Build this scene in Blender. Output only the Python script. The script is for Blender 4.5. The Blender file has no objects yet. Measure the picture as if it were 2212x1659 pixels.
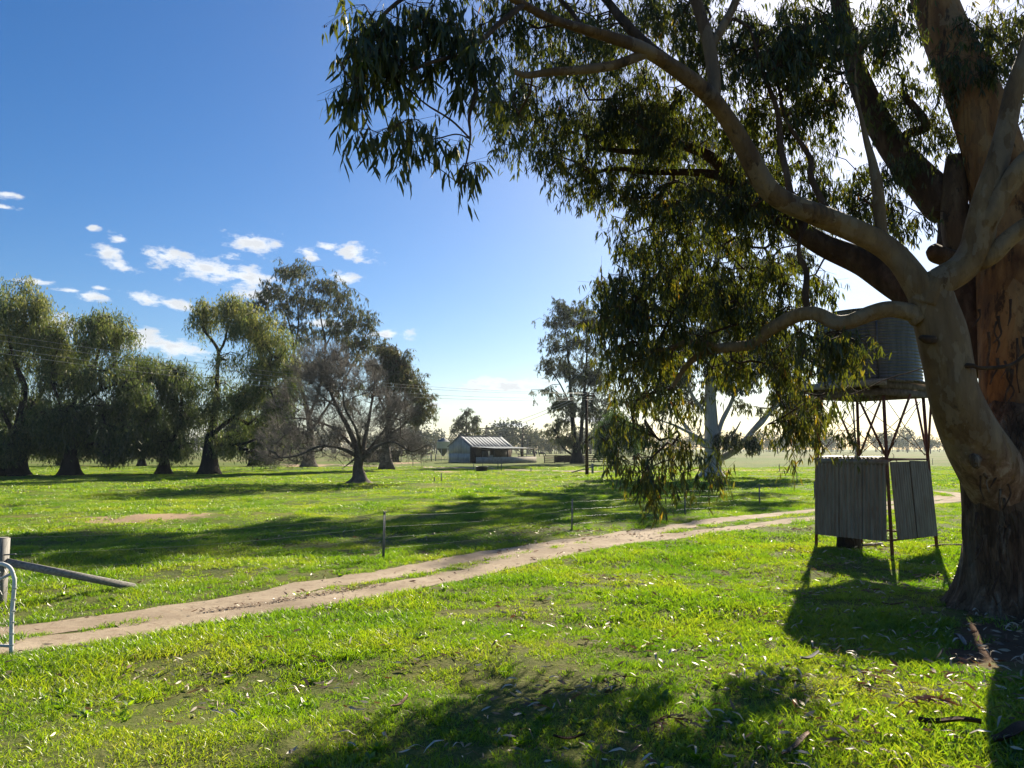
import bpy, math, random
import numpy as np
from mathutils import Vector, Matrix
R = math.radians
rng = np.random.default_rng(7)
random.seed(7)
SC = bpy.context.scene
COL = SC.collection

# ------------------------------------------------------------------ camera, sky, sun, exposure
PITCH = R(4.96); CAMZ = 2.4
cam_d = bpy.data.cameras.new("camera"); cam = bpy.data.objects.new("camera", cam_d); COL.objects.link(cam)
cam_d.sensor_width = 36; cam_d.lens = 26; cam_d.clip_start = .05; cam_d.clip_end = 6000
cam.location = (0, 0, CAMZ); cam.rotation_euler = (R(90) + PITCH, 0, 0)
SC.camera = cam
SC.view_settings.view_transform = 'Standard'; SC.view_settings.look = 'None'
SC.view_settings.gamma = 1; SC.view_settings.use_curve_mapping = False
SC.view_settings.exposure = 1.32
SC.cycles.max_bounces = 6; SC.cycles.diffuse_bounces = 3; SC.cycles.glossy_bounces = 2
SC.cycles.transmission_bounces = 4; SC.cycles.transparent_max_bounces = 6; SC.cycles.volume_bounces = 0
SC.cycles.use_denoising = True
SUN_AZ, SUN_EL = R(26.0), R(32.0)          # azimuth clockwise from +Y
world = bpy.data.worlds.new("World"); SC.world = world; world.use_nodes = True
wt = world.node_tree; wt.nodes.clear()
def NN(t, typ, **kw):
    n = t.nodes.new(typ)
    for k, v in kw.items(): setattr(n, k, v)
    return n
wo = NN(wt, 'ShaderNodeOutputWorld')
sky = NN(wt, 'ShaderNodeTexSky', sky_type='NISHITA', sun_disc=False)
sky.sun_elevation = SUN_EL; sky.sun_rotation = SUN_AZ
sky.air_density = 1.0; sky.dust_density = .75; sky.ozone_density = 4.0; sky.altitude = 100
bg = NN(wt, 'ShaderNodeBackground'); bg.inputs[1].default_value = .050
hs = NN(wt, 'ShaderNodeHueSaturation'); hs.inputs['Saturation'].default_value = 1.3; hs.inputs['Hue'].default_value = .505; wt.links.new(sky.outputs[0], hs.inputs['Color'])
wt.links.new(hs.outputs[0], bg.inputs[0])
SKY_BG = bg
sun_d = bpy.data.lights.new("sun", 'SUN'); sun_d.energy = 5.0; sun_d.angle = R(.53); sun_d.color = (1, .90, .72)
sun = bpy.data.objects.new("sun", sun_d); COL.objects.link(sun)
SD = Vector((math.sin(SUN_AZ) * math.cos(SUN_EL), math.cos(SUN_AZ) * math.cos(SUN_EL), math.sin(SUN_EL)))
sun.rotation_euler = SD.to_track_quat('Z', 'Y').to_euler(); sun.location = (60, 120, 60)

# ------------------------------------------------------------------ picture <-> world helpers (px in a 2212 x 1659 grid)
F = 26 / 36 * 2212
CP, SP = math.cos(PITCH), math.sin(PITCH)
def ray(px, py):
    u = (px - 1106) / F; v = (829.5 - py) / F
    return np.array([u, CP - SP * v, SP + CP * v])
def at(px, py, D):
    d = ray(px, py); t = D / d[1]
    return np.array([d[0] * t, D, CAMZ + d[2] * t])
def gnd(px, py):
    d = ray(px, py); t = -CAMZ / d[2]
    return np.array([d[0] * t, d[1] * t, 0.])
def toP(x, y, z):
    dy = y * CP + (z - CAMZ) * SP; dz = -y * SP + (z - CAMZ) * CP
    return 1106 + F * x / dy, 829.5 - F * dz / dy
def ellipse_dirs(px, py):
    d = ray(px, py); d = d / np.linalg.norm(d)
    return math.atan2(d[0], d[1]), math.asin(d[2])

# ------------------------------------------------------------------ sky clouds, fixed in direction
tc = NN(wt, 'ShaderNodeTexCoord'); sx = NN(wt, 'ShaderNodeSeparateXYZ'); wt.links.new(tc.outputs['Generated'], sx.inputs[0])
def math_n(t, op, a, b=None, c=None, clamp=False):
    n = NN(t, 'ShaderNodeMath', operation=op); n.use_clamp = clamp
    for i, v in enumerate((a, b, c)):
        if v is None: continue
        if isinstance(v, (int, float)): n.inputs[i].default_value = v
        else: t.links.new(v, n.inputs[i])
    return n.outputs[0]
az = math_n(wt, 'ARCTAN2', sx.outputs[0], sx.outputs[1]); el = math_n(wt, 'ARCSINE', sx.outputs[2])
ae = NN(wt, 'ShaderNodeCombineXYZ'); wt.links.new(az, ae.inputs[0]); wt.links.new(el, ae.inputs[1])
CLOUDS = [  # px, py, rx, ry, tilt (deg, down to the right positive)
 (548,525,52,22,4),(237,546,32,17,0),(258,573,36,12,6),(258,518,18,12,0),(355,552,48,16,-2),(455,583,105,27,8),(528,598,80,26,6),
 (708,532,24,11,0),(665,543,22,12,10),(770,546,40,20,6),(675,556,18,7,0),(500,554,24,9,-8),(315,645,52,13,9),(380,659,48,12,6),(85,608,34,7,0),
 (190,638,44,12,5),(215,622,20,5,0),(300,735,60,24,6),(380,752,70,20,8),(745,602,30,14,10),(842,721,42,11,0),(1055,826,64,13,-2),(1120,830,70,12,0),
 (1085,838,88,9,0),(940,876,26,6,0),(1015,878,30,4,0),(1160,872,30,6,0),(1100,918,60,6,0),(15,420,30,8,0),(10,448,26,6,0),(200,492,13,7,-10),(120,700,60,20,4),(1300,905,90,8,0),
 (160,628,30,8,0),(560,640,60,12,4),(700,700,60,10,4),(-150,560,80,20,5),(-320,470,120,26,5),(2500,700,160,20,0),(-500,650,130,26,3)]
prev = None
wn = NN(wt, 'ShaderNodeTexNoise'); wn.inputs['Scale'].default_value = 34; wn.inputs['Detail'].default_value = 9; wn.inputs['Roughness'].default_value = .62
wmap = NN(wt, 'ShaderNodeMapping'); wmap.inputs['Scale'].default_value = (1, 2.0, 1)
wt.links.new(ae.outputs[0], wmap.inputs[0]); wt.links.new(wmap.outputs[0], wn.inputs['Vector'])
for (px, py, rx, ry, tl) in CLOUDS:
    a0, e0 = ellipse_dirs(px, py); a1, _ = ellipse_dirs(px + 10, py); _, e1 = ellipse_dirs(px, py - 10)
    sa, se = abs(a1 - a0) / 10, abs(e1 - e0) / 10
    m = NN(wt, 'ShaderNodeMapping', vector_type='TEXTURE')
    m.inputs['Location'].default_value = (a0, e0, 0); m.inputs['Rotation'].default_value = (0, 0, -R(tl)); m.inputs['Scale'].default_value = (rx * sa * 1.18, ry * se * 1.08, 1)
    wt.links.new(ae.outputs[0], m.inputs[0])
    l = NN(wt, 'ShaderNodeVectorMath', operation='LENGTH'); wt.links.new(m.outputs[0], l.inputs[0])
    prev = l.outputs['Value'] if prev is None else math_n(wt, 'SMOOTH_MIN', prev, l.outputs['Value'], .25)
nz = math_n(wt, 'MULTIPLY_ADD', wn.outputs['Fac'], 4.2, -2.1)
dd = math_n(wt, 'ADD', prev, nz)
cf = NN(wt, 'ShaderNodeMapRange', interpolation_type='SMOOTHSTEP'); wt.links.new(dd, cf.inputs[0])
cf.inputs[1].default_value = 1.1; cf.inputs[2].default_value = .1; cf.inputs[3].default_value = 0; cf.inputs[4].default_value = .93
cn = NN(wt, 'ShaderNodeTexNoise'); cn.inputs['Scale'].default_value = 34; cn.inputs['Detail'].default_value = 6
wt.links.new(wmap.outputs[0], cn.inputs['Vector'])
cc = NN(wt, 'ShaderNodeMapRange'); wt.links.new(math_n(wt, 'MULTIPLY_ADD', cn.outputs['Fac'], 1.6, math_n(wt, 'MULTIPLY', dd, .35)), cc.inputs[0])
cc.inputs[1].default_value = .6; cc.inputs[2].default_value = 1.1; cc.inputs[3].default_value = .38; cc.inputs[4].default_value = .50
ccol = NN(wt, 'ShaderNodeCombineXYZ')
wt.links.new(math_n(wt, 'MULTIPLY', cc.outputs[0], .97), ccol.inputs[0]); wt.links.new(cc.outputs[0], ccol.inputs[1]); wt.links.new(math_n(wt, 'MULTIPLY', cc.outputs[0], 1.03), ccol.inputs[2])
cb = NN(wt, 'ShaderNodeBackground'); cb.inputs[1].default_value = .9; wt.links.new(ccol.outputs[0], cb.inputs[0])
mixs = NN(wt, 'ShaderNodeMixShader'); wt.links.new(cf.outputs[0], mixs.inputs[0]); wt.links.new(bg.outputs[0], mixs.inputs[1]); wt.links.new(cb.outputs[0], mixs.inputs[2])
wt.links.new(mixs.outputs[0], wo.inputs[0])
world.cycles.sampling_method = 'MANUAL'; world.cycles.sample_map_resolution = 1024

# ------------------------------------------------------------------ materials
def mat(name): 
    m = bpy.data.materials.new(name); m.use_nodes = True; m.node_tree.nodes.clear()
    o = NN(m.node_tree, 'ShaderNodeOutputMaterial'); return m, m.node_tree, o
def noise(t, scale, detail=4, rough=.55, vec=None, sc=None, dist=0):
    n = NN(t, 'ShaderNodeTexNoise'); n.inputs['Scale'].default_value = scale; n.inputs['Detail'].default_value = detail
    n.inputs['Roughness'].default_value = rough; n.inputs['Distortion'].default_value = dist
    if vec is None:
        g = NN(t, 'ShaderNodeNewGeometry'); vec = g.outputs['Position']
    if sc is not None:
        mp = NN(t, 'ShaderNodeMapping'); mp.inputs['Scale'].default_value = sc; t.links.new(vec, mp.inputs[0]); vec = mp.outputs[0]
    t.links.new(vec, n.inputs['Vector']); return n.outputs['Fac']
def ramp(t, fac, stops):
    r = NN(t, 'ShaderNodeValToRGB'); e = r.color_ramp.elements
    while len(e) > 1: e.remove(e[-1])
    e[0].position = stops[0][0]; e[0].color = (*stops[0][1], 1)
    for p, c in stops[1:]:
        x = e.new(p); x.color = (*c, 1)
    t.links.new(fac, r.inputs[0]); return r.outputs[0]
def mixc(t, fac, a, b, mode='MIX'):
    m = NN(t, 'ShaderNodeMix', data_type='RGBA', blend_type=mode)
    for s, v in ((m.inputs[0], fac), (m.inputs[6], a), (m.inputs[7], b)):
        if isinstance(v, (int, float)): s.default_value = v
        elif isinstance(v, tuple): s.default_value = (*v, 1)
        else: t.links.new(v, s)
    return m.outputs[2]
def mrange(t, v, a, b, c=0., d=1., smooth=True):
    m = NN(t, 'ShaderNodeMapRange', interpolation_type='SMOOTHSTEP' if smooth else 'LINEAR'); t.links.new(v, m.inputs[0])
    for i, x in enumerate((a, b, c, d)): m.inputs[i + 1].default_value = x
    return m.outputs[0]
def principled(t, o, col, rough=.8, metal=0, bump=None, bstr=.3, bdist=.02, spec=.3):
    p = NN(t, 'ShaderNodeBsdfPrincipled')
    for k, v in (('Base Color', col), ('Roughness', rough), ('Metallic', metal), ('Specular IOR Level', spec)):
        if isinstance(v, (int, float)): p.inputs[k].default_value = v
        elif isinstance(v, tuple): p.inputs[k].default_value = (*v, 1)
        else: t.links.new(v, p.inputs[k])
    if bump is not None:
        b = NN(t, 'ShaderNodeBump'); b.inputs['Strength'].default_value = bstr; b.inputs['Distance'].default_value = bdist
        t.links.new(bump, b.inputs['Height']); t.links.new(b.outputs[0], p.inputs['Normal'])
    t.links.new(p.outputs[0], o.inputs[0]); return p
def objc(t): return NN(t, 'ShaderNodeTexCoord').outputs['Object']

def leafmat(name, stops, tstops, trans=.45, gloss=.07, rough=.38, wnoise=None):
    m, t, o = mat(name)
    a = NN(t, 'ShaderNodeAttribute'); a.attribute_name = 'tint'
    f = a.outputs['Fac']
    if wnoise:
        n = noise(t, wnoise[0], 3)
        f = math_n(t, 'ADD', math_n(t, 'MULTIPLY', f, 1 - wnoise[1]), math_n(t, 'MULTIPLY', mrange(t, n, .3, .7), wnoise[1]))
    c1 = ramp(t, f, stops); c2 = ramp(t, f, tstops)
    d = NN(t, 'ShaderNodeBsdfDiffuse'); t.links.new(c1, d.inputs[0])
    tr = NN(t, 'ShaderNodeBsdfTranslucent'); t.links.new(c2, tr.inputs[0])
    mx = NN(t, 'ShaderNodeMixShader'); mx.inputs[0].default_value = trans; t.links.new(d.outputs[0], mx.inputs[1]); t.links.new(tr.outputs[0], mx.inputs[2])
    g = NN(t, 'ShaderNodeBsdfGlossy'); g.inputs[0].default_value = (1, .97, .88, 1); g.inputs[1].default_value = rough
    m2 = NN(t, 'ShaderNodeMixShader'); m2.inputs[0].default_value = gloss
    t.links.new(mx.outputs[0], m2.inputs[1]); t.links.new(g.outputs[0], m2.inputs[2]); t.links.new(m2.outputs[0], o.inputs[0])
    return m
M = {}
M['gumleaf'] = leafmat('gum_leaf', [(0, (.016, .026, .010)), (.55, (.036, .046, .012)), (.85, (.10, .080, .014)), (1, (.22, .085, .015))],
                       [(0, (.05, .075, .008)), (.55, (.17, .19, .012)), (.85, (.38, .29, .015)), (1, (.55, .22, .02))], .42, .035, .42)
M['farleaf'] = leafmat('distant_gum_leaf', [(0, (.030, .040, .020)), (.6, (.055, .062, .024)), (1, (.11, .080, .035))],
                       [(0, (.08, .11, .04)), (.6, (.14, .16, .05)), (1, (.22, .16, .06))], .36, .05, .45)
M['pepper'] = leafmat('pepper_tree_leaf', [(0, (.018, .036, .012)), (.6, (.048, .078, .020)), (1, (.13, .14, .035))],
                      [(0, (.035, .065, .014)), (.6, (.18, .24, .045)), (1, (.44, .42, .09))], .40, .04, .5)
M['farwood'] = leafmat('far_wood_leaf', [(0, (.03, .042, .028)), (1, (.07, .07, .04))], [(0, (.06, .08, .04)), (1, (.12, .11, .05))], .3, .02, .5)
M['willow'] = leafmat('willow_leaf', [(0, (.02, .045, .015)), (1, (.05, .09, .02))], [(0, (.07, .13, .02)), (1, (.14, .22, .03))], .35, .04, .5)
M['grass'] = leafmat('grass_blade', [(0, (.018, .062, .004)), (.45, (.062, .135, .008)), (.8, (.15, .17, .022)), (1, (.30, .23, .11))],
                     [(0, (.10, .28, .004)), (.45, (.31, .50, .008)), (.8, (.52, .58, .02)), (1, (.62, .50, .14))], .5, .05, .4, wnoise=(.42, .5))
M['litter'] = leafmat('fallen_leaf', [(0, (.09, .035, .018)), (.35, (.17, .095, .055)), (.65, (.32, .25, .18)), (1, (.52, .45, .36))],
                      [(0, (.20, .06, .02)), (.4, (.25, .15, .08)), (1, (.4, .36, .3))], .18, .07, .42)

def bark(name, cols, sc=(6, 6, 1.2), bstr=.6, bdist=.03, rough=.9, dark=None, darklev=(.60, .72), low=None, flake=None):
    m, t, o = mat(name); v = objc(t)
    n = noise(t, 1.0, 6, .62, v, sc, .6)
    c = ramp(t, n, cols)
    n2 = noise(t, 3.0, 8, .7, v, sc)
    st = noise(t, 2.2, 7, .72, v, (sc[0] * 2.4, sc[1] * 2.4, sc[2] * .5), 1.2)          # vertical stains
    c = mixc(t, mrange(t, st, .50, .66, 0, .5), c, tuple(x * .42 for x in cols[1][1]))
    if flake: 
        vf = NN(t, 'ShaderNodeTexVoronoi'); vf.inputs['Scale'].default_value = flake[0]; mpf = NN(t, 'ShaderNodeMapping'); mpf.inputs['Scale'].default_value = (1.6, 1.6, .8); t.links.new(v, mpf.inputs[0])
        ad = NN(t, 'ShaderNodeVectorMath', operation='ADD'); nf = NN(t, 'ShaderNodeTexNoise'); nf.inputs['Scale'].default_value = 3.; nf.inputs['Detail'].default_value = 6; t.links.new(mpf.outputs[0], nf.inputs['Vector']); t.links.new(mpf.outputs[0], ad.inputs[0]); t.links.new(nf.outputs['Color'], ad.inputs[1]); t.links.new(ad.outputs[0], vf.inputs['Vector'])
        sf = NN(t, 'ShaderNodeSeparateColor'); t.links.new(vf.outputs['Color'], sf.inputs[0])
        c = mixc(t, mrange(t, sf.outputs[0], .60, .70, 0, .42), c, flake[1]); c = mixc(t, mrange(t, sf.outputs[1], .66, .76, 0, .34), c, flake[2])
    c = mixc(t, mrange(t, n2, .35, .7, 0, .38), c, (.02, .014, .01)) if dark is None else mixc(t, mrange(t, n2, darklev[0], darklev[1], 0, .85), c, dark)
    vo = NN(t, 'ShaderNodeTexVoronoi', feature='DISTANCE_TO_EDGE'); vo.inputs['Scale'].default_value = 2.2
    mp = NN(t, 'ShaderNodeMapping'); mp.inputs['Scale'].default_value = tuple(x * .8 for x in sc); t.links.new(v, mp.inputs[0])
    wn_ = NN(t, 'ShaderNodeVectorMath', operation='ADD'); nn_ = NN(t, 'ShaderNodeTexNoise'); nn_.inputs['Scale'].default_value = 2.; t.links.new(mp.outputs[0], nn_.inputs['Vector'])
    t.links.new(mp.outputs[0], wn_.inputs[0]); t.links.new(nn_.outputs['Color'], wn_.inputs[1]); t.links.new(wn_.outputs[0], vo.inputs['Vector'])
    h = math_n(t, 'ADD', math_n(t, 'MULTIPLY', mrange(t, vo.outputs['Distance'], 0, .12), .5), math_n(t, 'ADD', n2, math_n(t, 'MULTIPLY', st, .6)))
    if low:
        sp = NN(t, 'ShaderNodeSeparateXYZ'); t.links.new(v, sp.inputs[0])
        zz = math_n(t, 'ADD', sp.outputs[2], math_n(t, 'MULTIPLY_ADD', noise(t, 1.6, 7, .7, v, (2.2, 2.2, .7)), 2.6, -1.3))
        k = mrange(t, zz, low[0] - .10, low[0] + .10, 1, 0)
        rc = ramp(t, noise(t, 1.0, 8, .72, v, (7, 7, 1.3), .8), low[1]); c = mixc(t, k, c, rc)
    principled(t, o, c, rough, 0, h, bstr, bdist, .25)
    return m
ROUGH = [(.25, (.035, .021, .014)), (.42, (.14, .075, .042)), (.55, (.25, .145, .085)), (.66, (.36, .265, .19)), (.8, (.42, .36, .30))]
M['bark_rough'] = bark('rough_peeling_bark', ROUGH, (5, 5, .8), 1.0, .07, flake=(2.2, (.045, .026, .017), (.25, .17, .11)))
M['bark_orange'] = bark('orange_smooth_bark', [(.3, (.09, .034, .014)), (.45, (.24, .105, .035)), (.6, (.36, .18, .065)), (.78, (.26, .17, .10))], (2.2, 2.2, .5), .5, .03, .8, (.035, .018, .011), (.52, .62), low=(2.7, ROUGH), flake=(1.6, (.10, .05, .028), (.40, .25, .12)))
M['bark_pale'] = bark('pale_smooth_bark', [(.28, (.08, .040, .017)), (.45, (.18, .10, .044)), (.6, (.26, .155, .072)), (.75, (.18, .12, .078))], (2.4, 2.4, .9), .45, .018, .75, (.045, .025, .015), (.60, .70), low=(2.15, ROUGH), flake=(2.6, (.16, .095, .05), (.30, .215, .14)))
M['bark_mid'] = bark('brown_limb_bark', [(.28, (.045, .022, .011)), (.45, (.115, .06, .028)), (.6, (.19, .11, .053)), (.75, (.14, .092, .06))], (2.5, 2.5, .9), .5, .02, .8, (.03, .017, .011), (.56, .66), flake=(1.6, (.09, .05, .028), (.26, .19, .13)))
M['bark_dark'] = bark('dark_branch_bark', [(.3, (.032, .017, .010)), (.5, (.085, .044, .024)), (.7, (.15, .095, .06))], (4, 4, 2), .4, .015)
M['bark_black'] = bark('dark_fissured_bark', [(.3, (.018, .014, .011)), (.6, (.04, .032, .026)), (.8, (.065, .052, .042))], (3, 3, .8), .7, .06)
M['bark_grey'] = bark('grey_brown_bark', [(.3, (.07, .055, .045)), (.55, (.14, .11, .09)), (.8, (.22, .18, .15))], (3, 3, .8), .6, .05)
M['bark_white'] = bark('white_gum_bark', [(.3, (.24, .22, .20)), (.55, (.36, .34, .32)), (.8, (.44, .42, .40))], (1.6, 1.6, .6), .25, .03, .8, (.14, .11, .09), (.66, .76))
M['twig'] = bark('bare_twig_bark', [(.3, (.13, .115, .10)), (.7, (.25, .225, .20))], (3, 3, 3), .2, .01)

def metal(name, c1, c2, rust=(.16, .06, .03), rlev=(.58, .75), rough=.5, met=.35, sc=(8, 8, 1.2), var=.38):
    m, t, o = mat(name); v = objc(t)
    oi = NN(t, 'ShaderNodeObjectInfo')
    n = noise(t, 1.3, 5, .6, v, sc); c = mixc(t, mrange(t, n, .3, .7), c1, c2)
    c = mixc(t, math_n(t, 'MULTIPLY', oi.outputs['Random'], var), c, tuple(x * .55 for x in c1))
    n2 = noise(t, 2.1, 8, .7, v, tuple(x * .7 for x in sc)); c = mixc(t, mrange(t, n2, *rlev), c, rust)
    principled(t, o, c, rough, met, n2, .15, .004, .4); return m
M['iron'] = metal('weathered_corrugated_iron', (.17, .145, .115), (.26, .235, .20), (.15, .09, .055), (.48, .75), .5, .3)
M['tank'] = metal('galvanised_tank_iron', (.08, .09, .10), (.14, .145, .15), (.13, .11, .10), (.62, .85), .45, .45)
M['roofiron'] = metal('galvanised_roof_iron', (.13, .15, .165), (.19, .21, .225), (.12, .09, .07), (.6, .85), .8, 0., (1, 1, 1), .12)
M['wallsheet'] = metal('grey_shed_sheeting', (.34, .38, .38), (.44, .47, .46), (.30, .24, .18), (.62, .9), .6, .15, (1, 1, 1))
M['rust'] = metal('rusty_painted_steel', (.13, .045, .035), (.20, .08, .05), (.07, .035, .025), (.45, .7), .75, .1, (6, 6, 3))
M['galv'] = metal('galvanised_pipe', (.46, .46, .45), (.58, .58, .56), (.3, .24, .18), (.62, .85), .45, .3, (9, 9, 9))
M['wire'] = metal('dull_wire', (.20, .20, .19), (.3, .3, .29), (.25, .2, .17), (.6, .9), .45, .4)
M['picket'] = metal('steel_picket', (.12, .13, .13), (.22, .23, .22), (.18, .09, .05), (.5, .8), .6, .3, (9, 9, 4))
M['blackpl'] = metal('black_plastic', (.015, .016, .018), (.03, .03, .032), (.08, .07, .06), (.7, .9), .5, 0)
def simple(name, c1, c2, sc=(2, 2, 2), rough=.85, bs=.3, bd=.01):
    m, t, o = mat(name); v = objc(t); n = noise(t, 2, 6, .6, v, sc)
    principled(t, o, mixc(t, mrange(t, n, .3, .7), c1, c2), rough, 0, n, bs, bd); return m
M['timber'] = simple('weathered_grey_timber', (.14, .13, .12), (.30, .28, .26), (1.5, 20, 20), .9, .5, .01)
M['timber_v'] = simple('weathered_post_timber', (.14, .13, .12), (.30, .28, .26), (18, 18, 1.2), .9, .5, .01)
M['darkwood'] = simple('dark_stained_timber', (.03, .02, .015), (.07, .045, .032), (3, 3, 3))
M['platwood'] = simple('old_platform_timber', (.07, .055, .045), (.17, .14, .12), (5, 5, 5), .9, .5, .01)
M['concrete'] = simple('pale_concrete', (.30, .27, .23), (.42, .38, .33), (1, 1, 1))
M['interior'] = simple('dusty_brown_boards', (.07, .055, .045), (.13, .10, .08), (1, 1, 1))
M['hide'] = simple('black_cattle_hide', (.008, .008, .009), (.02, .018, .016), (3, 3, 3), .7)
M['whitepaint'] = simple('chalky_white_paint', (.55, .55, .53), (.7, .7, .68), (2, 2, 2))
M['ceramic'] = simple('brown_glazed_insulator', (.06, .03, .02), (.10, .05, .03))

# ------------------------------------------------------------------ mesh helpers
def mesh(name, V, Fs, m, parent=None, origin=None, tint=None, smooth=False, kind=None):
    V = np.asarray(V, float).reshape(-1, 3)
    if origin is not None: V = V - np.asarray(origin)
    me = bpy.data.meshes.new(name)
    if not isinstance(Fs, (list, tuple)): Fs = [Fs]
    Fs = [np.asarray(f, np.int32) for f in Fs if len(f)]
    me.vertices.add(len(V)); me.vertices.foreach_set('co', V.astype(np.float32).ravel())
    loops = np.concatenate([f.ravel() for f in Fs]); tot = np.concatenate([np.full(len(f), f.shape[1], np.int32) for f in Fs])
    st = np.concatenate([[0], np.cumsum(tot)[:-1]]).astype(np.int32)
    me.loops.add(len(loops)); me.loops.foreach_set('vertex_index', loops)
    me.polygons.add(len(tot)); me.polygons.foreach_set('loop_start', st); me.polygons.foreach_set('loop_total', tot)
    if smooth: me.polygons.foreach_set('use_smooth', np.ones(len(tot), bool))
    if tint is not None:
        a = me.attributes.new('tint', 'FLOAT', 'POINT'); a.data.foreach_set('value', np.asarray(tint, np.float32))
    me.update(calc_edges=True)
    if m is not None: me.materials.append(M[m] if isinstance(m, str) else m)
    o = bpy.data.objects.new(name, me); COL.objects.link(o)
    if parent is not None: o.parent = parent
    if kind: o['kind'] = kind
    return o
def tag(o, label, cat, group=None):
    o['label'] = label; o['category'] = cat
    if group: o['group'] = group
    return o
def thing(name, label, cat, loc=(0, 0, 0), rz=0, group=None):
    o = bpy.data.objects.new(name, None); COL.objects.link(o); o.empty_display_size = .2
    o.location = tuple(float(v) for v in loc); o.rotation_euler = (0, 0, rz); return tag(o, label, cat, group)
def dup(r, loc, rz=0, label=None, scale=1.):
    c = r.copy(); COL.objects.link(c); c.location = tuple(float(v) for v in loc); c.rotation_euler = (0, 0, rz); c.scale = (scale,) * 3
    if label: c['label'] = label
    for ch in r.children:
        d = ch.copy(); COL.objects.link(d); d.parent = c
        for g in ch.children:
            e = g.copy(); COL.objects.link(e); e.parent = d
    return c
class MB:
    def __init__(s): s.V = []; s.F = {}; s.n = 0
    def add(s, V, Fc):
        V = np.asarray(V, float).reshape(-1, 3)
        for f in (Fc if isinstance(Fc, list) else [Fc]):
            f = np.asarray(f)
            if len(f): s.F.setdefault(f.shape[1], []).append(f + s.n)
        s.V.append(V); s.n += len(V); return s
    def build(s, name, m, parent=None, **k):
        return mesh(name, np.concatenate(s.V), [np.concatenate(v) for v in s.F.values()], m, parent, **k)
BOXF = np.array([[0, 3, 2, 1], [4, 5, 6, 7], [0, 1, 5, 4], [1, 2, 6, 5], [2, 3, 7, 6], [3, 0, 4, 7]])
def box(c, s, rz=0, ax=None):
    c = np.asarray(c, float); hx, hy, hz = s[0] / 2, s[1] / 2, s[2] / 2
    v = np.array([[-hx, -hy, -hz], [hx, -hy, -hz], [hx, hy, -hz], [-hx, hy, -hz], [-hx, -hy, hz], [hx, -hy, hz], [hx, hy, hz], [-hx, hy, hz]])
    if ax is not None: v = v @ np.array(ax)
    elif rz:
        k, q = math.cos(rz), math.sin(rz); v = np.stack([v[:, 0] * k - v[:, 1] * q, v[:, 0] * q + v[:, 1] * k, v[:, 2]], 1)
    return v + c, BOXF
def beam(a, b, w, h):                     # a bar from a to b
    a = np.asarray(a, float); b = np.asarray(b, float); d = b - a; L = np.linalg.norm(d); d = d / L
    up = np.array([0, 0, 1.]) if abs(d[2]) < .95 else np.array([0, 1., 0])
    s = np.cross(up, d); s /= np.linalg.norm(s); u = np.cross(d, s)
    return box((a + b) / 2, (L, w, h), ax=[d, s, u])
def spline(P, n):                          # Catmull-Rom through rows of P
    P = np.asarray(P, float); 
    if len(P) == 2: return P[0] + (P[1] - P[0]) * np.linspace(0, 1, n + 1)[:, None]
    Q = np.vstack([2 * P[0] - P[1], P, 2 * P[-1] - P[-2]]); out = []
    t = np.linspace(0, 1, n, endpoint=False)[:, None]
    for i in range(1, len(Q) - 2):
        a, b, c, d = Q[i - 1], Q[i], Q[i + 1], Q[i + 2]
        out.append(.5 * (2 * b + (c - a) * t + (2 * a - 5 * b + 4 * c - d) * t * t + (3 * b - a - 3 * c + d) * t ** 3))
    out.append(P[-1:]); return np.concatenate(out)
def tube(P, r, k=8, cap=True, wob=0, seed=0, flare=None, sq=None):
    P = np.asarray(P, float); n = len(P); r = np.broadcast_to(np.asarray(r, float), (n,))
    T = np.gradient(P, axis=0); T /= np.linalg.norm(T, axis=1)[:, None] + 1e-9
    ref = np.array([0, 1., 0]) if abs(T[0][1]) < .9 else np.array([1., 0, 0])
    s = ref - T[0] * ref.dot(T[0]); s /= np.linalg.norm(s); S = [s]
    for i in range(1, n):
        s = s - T[i] * s.dot(T[i]); s /= np.linalg.norm(s) + 1e-9; S.append(s)
    S = np.array(S); U = np.cross(T, S); a = np.linspace(0, 2 * math.pi, k, endpoint=False)
    rr = np.repeat(r[:, None], k, 1)
    if wob:
        g = np.random.default_rng(seed); ph = g.uniform(0, 6.3, 8)
        L = np.concatenate([[0], np.cumsum(np.linalg.norm(np.diff(P, axis=0), axis=1))])[:, None]
        w = sum(np.sin(a[None] * q + ph[q] + L * (1.3 + .6 * q) / max(r.max() * 4, .05)) / q for q in (1, 2, 3, 5)) + .3 * np.sin(a[None] * 7 + ph[7] + L * 2)
        rr = rr * (1 + wob * w)
    if flare is not None: rr = rr * flare(a[None], np.arange(n)[:, None] / (n - 1), P[:, 2:3])
    V = P[:, None] + rr[..., None] * (np.cos(a)[None, :, None] * S[:, None] + np.sin(a)[None, :, None] * U[:, None])
    V = V.reshape(-1, 3); i = np.arange(n - 1)[:, None] * k; j = np.arange(k)[None]; jn = (j + 1) % k
    Fq = np.stack([i + j, i + jn, i + k + jn, i + k + j], -1).reshape(-1, 4); fl = [Fq]
    if cap:
        V = np.vstack([V, P[:1], P[-1:]]); j = np.arange(k); jn = (j + 1) % k
        fl.append(np.stack([np.full(k, n * k), jn, j], 1)); fl.append(np.stack([np.full(k, n * k + 1), (n - 1) * k + j, (n - 1) * k + jn], 1))
    return V, fl
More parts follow.
